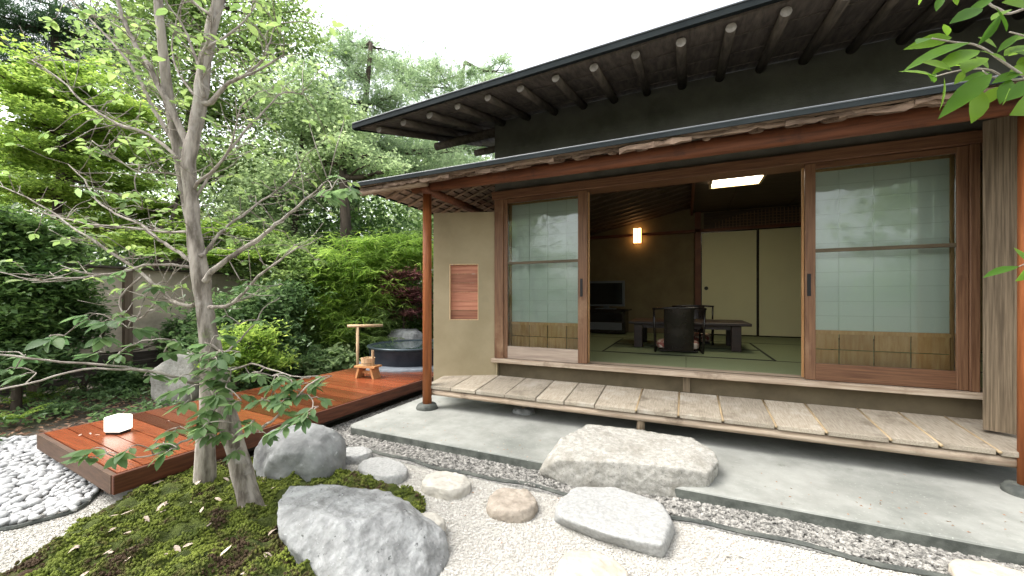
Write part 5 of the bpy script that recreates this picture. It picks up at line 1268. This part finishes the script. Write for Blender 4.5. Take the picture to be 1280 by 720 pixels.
# distant wood
C = []; 
for k in range(110):
    px = random.uniform(-120, 700); py = random.uniform(175, 372); d = random.uniform(19, 30)
    c = P(px, py, d); C.append(np.array(c)+np.random.normal(size=(520,3))*np.array((1.3,1.3,.8))*d/24)
C = np.vstack(C); w = leaf_cloud('distant_wood', C, unit(len(C)), .26, .17, 'leaf_haze_pale'); w['label'] = 'haze-pale green wood far behind the garden'; w['category'] = 'wood'
C = []
for k in range(100):
    px = random.uniform(-60, 600); py = random.uniform(275, 400); d = random.uniform(8.6, 11)
    c = P(px, py, d); C.append(np.array(c)+np.random.normal(size=(420,3))*np.array((.5,.5,.35)))
C = np.vstack(C); w = leaf_cloud('undergrowth', C, unit(len(C)), .13, .08, 'leaf_dark'); w['label'] = 'dark tangled undergrowth behind the fence and shrubs'; w['category'] = 'undergrowth'

# --- plaster fence wall behind the shrubs
fw = thing('garden_fence', (-7.7, 4, 0), 'beige plaster fence wall with wooden posts behind the shrubs', 'fence')
FX = -7.7; FT = E+.50
box('plaster_panel', FX-.04, FX+.04, -1.0, 10.0, .42, FT-.06, 'fence_wall', fw)
y = -.8
while y < 10:
    box('post', FX+.041, FX+.13, y-.045, y+.045, 0, FT-.06, 'fence_post', fw); y += .92
for j in range(3): box('base_board', FX+.041, FX+.06, -1.0, 10.0, .02+j*.135, .15+j*.135, 'fence_board', fw)
MB().hexa([(FX-.10,-1,FT-.058),(FX+.16,-1,FT-.058),(FX+.16,10,FT-.058),(FX-.10,10,FT-.058),(FX-.10,-1,FT-.03),(FX+.16,-1,FT-.03),(FX+.16,10,FT-.03),(FX-.10,10,FT-.03)]).build('cap', 'log', fw)

# --- fallen leaves on the moss and gravel
FLm = [leaf_mesh('fallen_leaf', 1, w, 'leaf_fallen', c, f) for (w,c,f) in ((.34,.2,.2),(.42,-.15,.12),(.30,.3,.25))] if 'leaf_fallen' in M else None
M['leaf_fallen'] = mat('fallen_leaf', (.36,.27,.20), (.60,.50,.42), .85, 5, vary=.3)
FLm = [leaf_mesh('fallen_leaf', 1, w, 'leaf_fallen', c, f) for (w,c,f) in ((.34,.2,.2),(.42,-.15,.12),(.30,.3,.25))]
spots = [(196,650,'cluster'),(206,646,''),(140,690,''),(112,718,''),(258,670,''),(218,690,''),(228,692,''),(275,705,''),(335,668,''),(336,630,''),(245,612,''),(155,712,''),(146,664,''),(240,632,''),(268,628,''),(352,600,''),(372,602,''),(330,600,''),(320,590,''),(205,600,''),(285,600,''),(180,655,''),(170,690,''),(300,715,''),(330,690,''),(215,705,''),(250,650,''),(190,622,''),(150,650,''),(100,690,''),(345,610,''),(300,640,''),(265,600,'')]
for (x,y,_) in spots:
    for rep in range(random.choice((1,1,2))):
        c = G(x+random.uniform(-8,8)*rep, y+random.uniform(-5,5)*rep, .10); z = moss_z(c.x, c.y)
        o = bpy.data.objects.new('fallen_leaf', random.choice(FLm)); o.location = (c.x, c.y, z+.016); o.scale = (random.uniform(.035,.065),)*3
        o.rotation_euler = (random.uniform(-.35,.35), random.uniform(-.4,.4), random.uniform(0,6.28)); link(o)
        tag(o, 'dry pale fallen leaf lying on the moss mound', 'fallen leaf', 'fallen leaves on the moss')
for (x,y) in ((905,697),(920,694),(1120,650),(905,695),(75,650),(12,690),(990,720),(40,620)):
    c = G(x, y, .006); o = bpy.data.objects.new('fallen_leaf', random.choice(FLm)); o.location = (c.x, c.y, .012); o.scale = (.03,)*3
    o.rotation_euler = (0, .2, random.uniform(0,6.28)); link(o); tag(o, 'small dry leaf on the white gravel court', 'fallen leaf', 'fallen leaves on the gravel')
for (x,y) in ((112,542),(118,545),(98,546),(300,497),(212,527)):
    c = G(x, y, DZ); o = bpy.data.objects.new('fallen_leaf', random.choice(FLm)); o.location = (c.x, c.y, DZ+.006); o.scale = (.035,)*3
    o.rotation_euler = (0, .1, random.uniform(0,6.28)); link(o); tag(o, 'tiny dry leaf lying on the red deck planks', 'fallen leaf', 'fallen leaves on the deck')

# --- wind blown crumbs on the slab and gravel
C = []; D = []
for k in range(260):
    if k < 150: x = random.uniform(-2.7,2.4); y = 2.57+abs(random.gauss(0,.22)); z = .0865; 
    else: x = random.uniform(-2.0,2.2); y = random.uniform(1.1,2.3); z = .009
    if -1.0 < x < .35 and 2.3 < y < 3.1: continue
    C.append((x,y,z)); D.append((random.uniform(-1,1),random.uniform(-1,1),.03))
db = leaf_cloud('debris', C, D, .016, .007, 'leaf_brown'); db['label'] = 'crumbs of dry leaf blown over the slab and gravel'; db['category'] = 'leaf litter'
# --- the trees across the path, mirrored in the door glass
for (x, y, h, m_), lb_ in zip(((-5.5,-5.5,3.6,'leaf_green'),(1.0,-5.0,3.2,'leaf_haze_pale'),(5.5,-4.0,3.8,'leaf_green'),(9.5,.5,3.6,'leaf_haze_pale')), ('behind the pebble bed', 'opposite the open doors', 'opposite the right hand door', 'beyond the right end of the house')):
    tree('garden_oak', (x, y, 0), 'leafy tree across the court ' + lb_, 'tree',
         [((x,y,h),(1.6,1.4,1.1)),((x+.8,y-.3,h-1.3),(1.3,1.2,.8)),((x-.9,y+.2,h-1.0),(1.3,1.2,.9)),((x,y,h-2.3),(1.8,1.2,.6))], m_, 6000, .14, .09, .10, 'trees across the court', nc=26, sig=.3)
# --- garden air
if HAZE:
    hz = MB().box(-45, 14, -9, 45, -1.2, 14).build('haze', 'soil'); hz['kind'] = 'stuff'; hz['label'] = 'pale humid air over the garden'
    hm = bpy.data.materials.new('haze_air'); hm.use_nodes = True; hm.node_tree.nodes.remove(hm.node_tree.nodes['Principled BSDF'])
    pv = hm.node_tree.nodes.new('ShaderNodeVolumePrincipled'); pv.inputs['Color'].default_value = (.93,.97,.95,1); pv.inputs['Density'].default_value = HAZE
    hm.node_tree.links.new(pv.outputs[0], hm.node_tree.nodes['Material Output'].inputs['Volume']); hz.data.materials.clear(); hz.data.materials.append(hm)
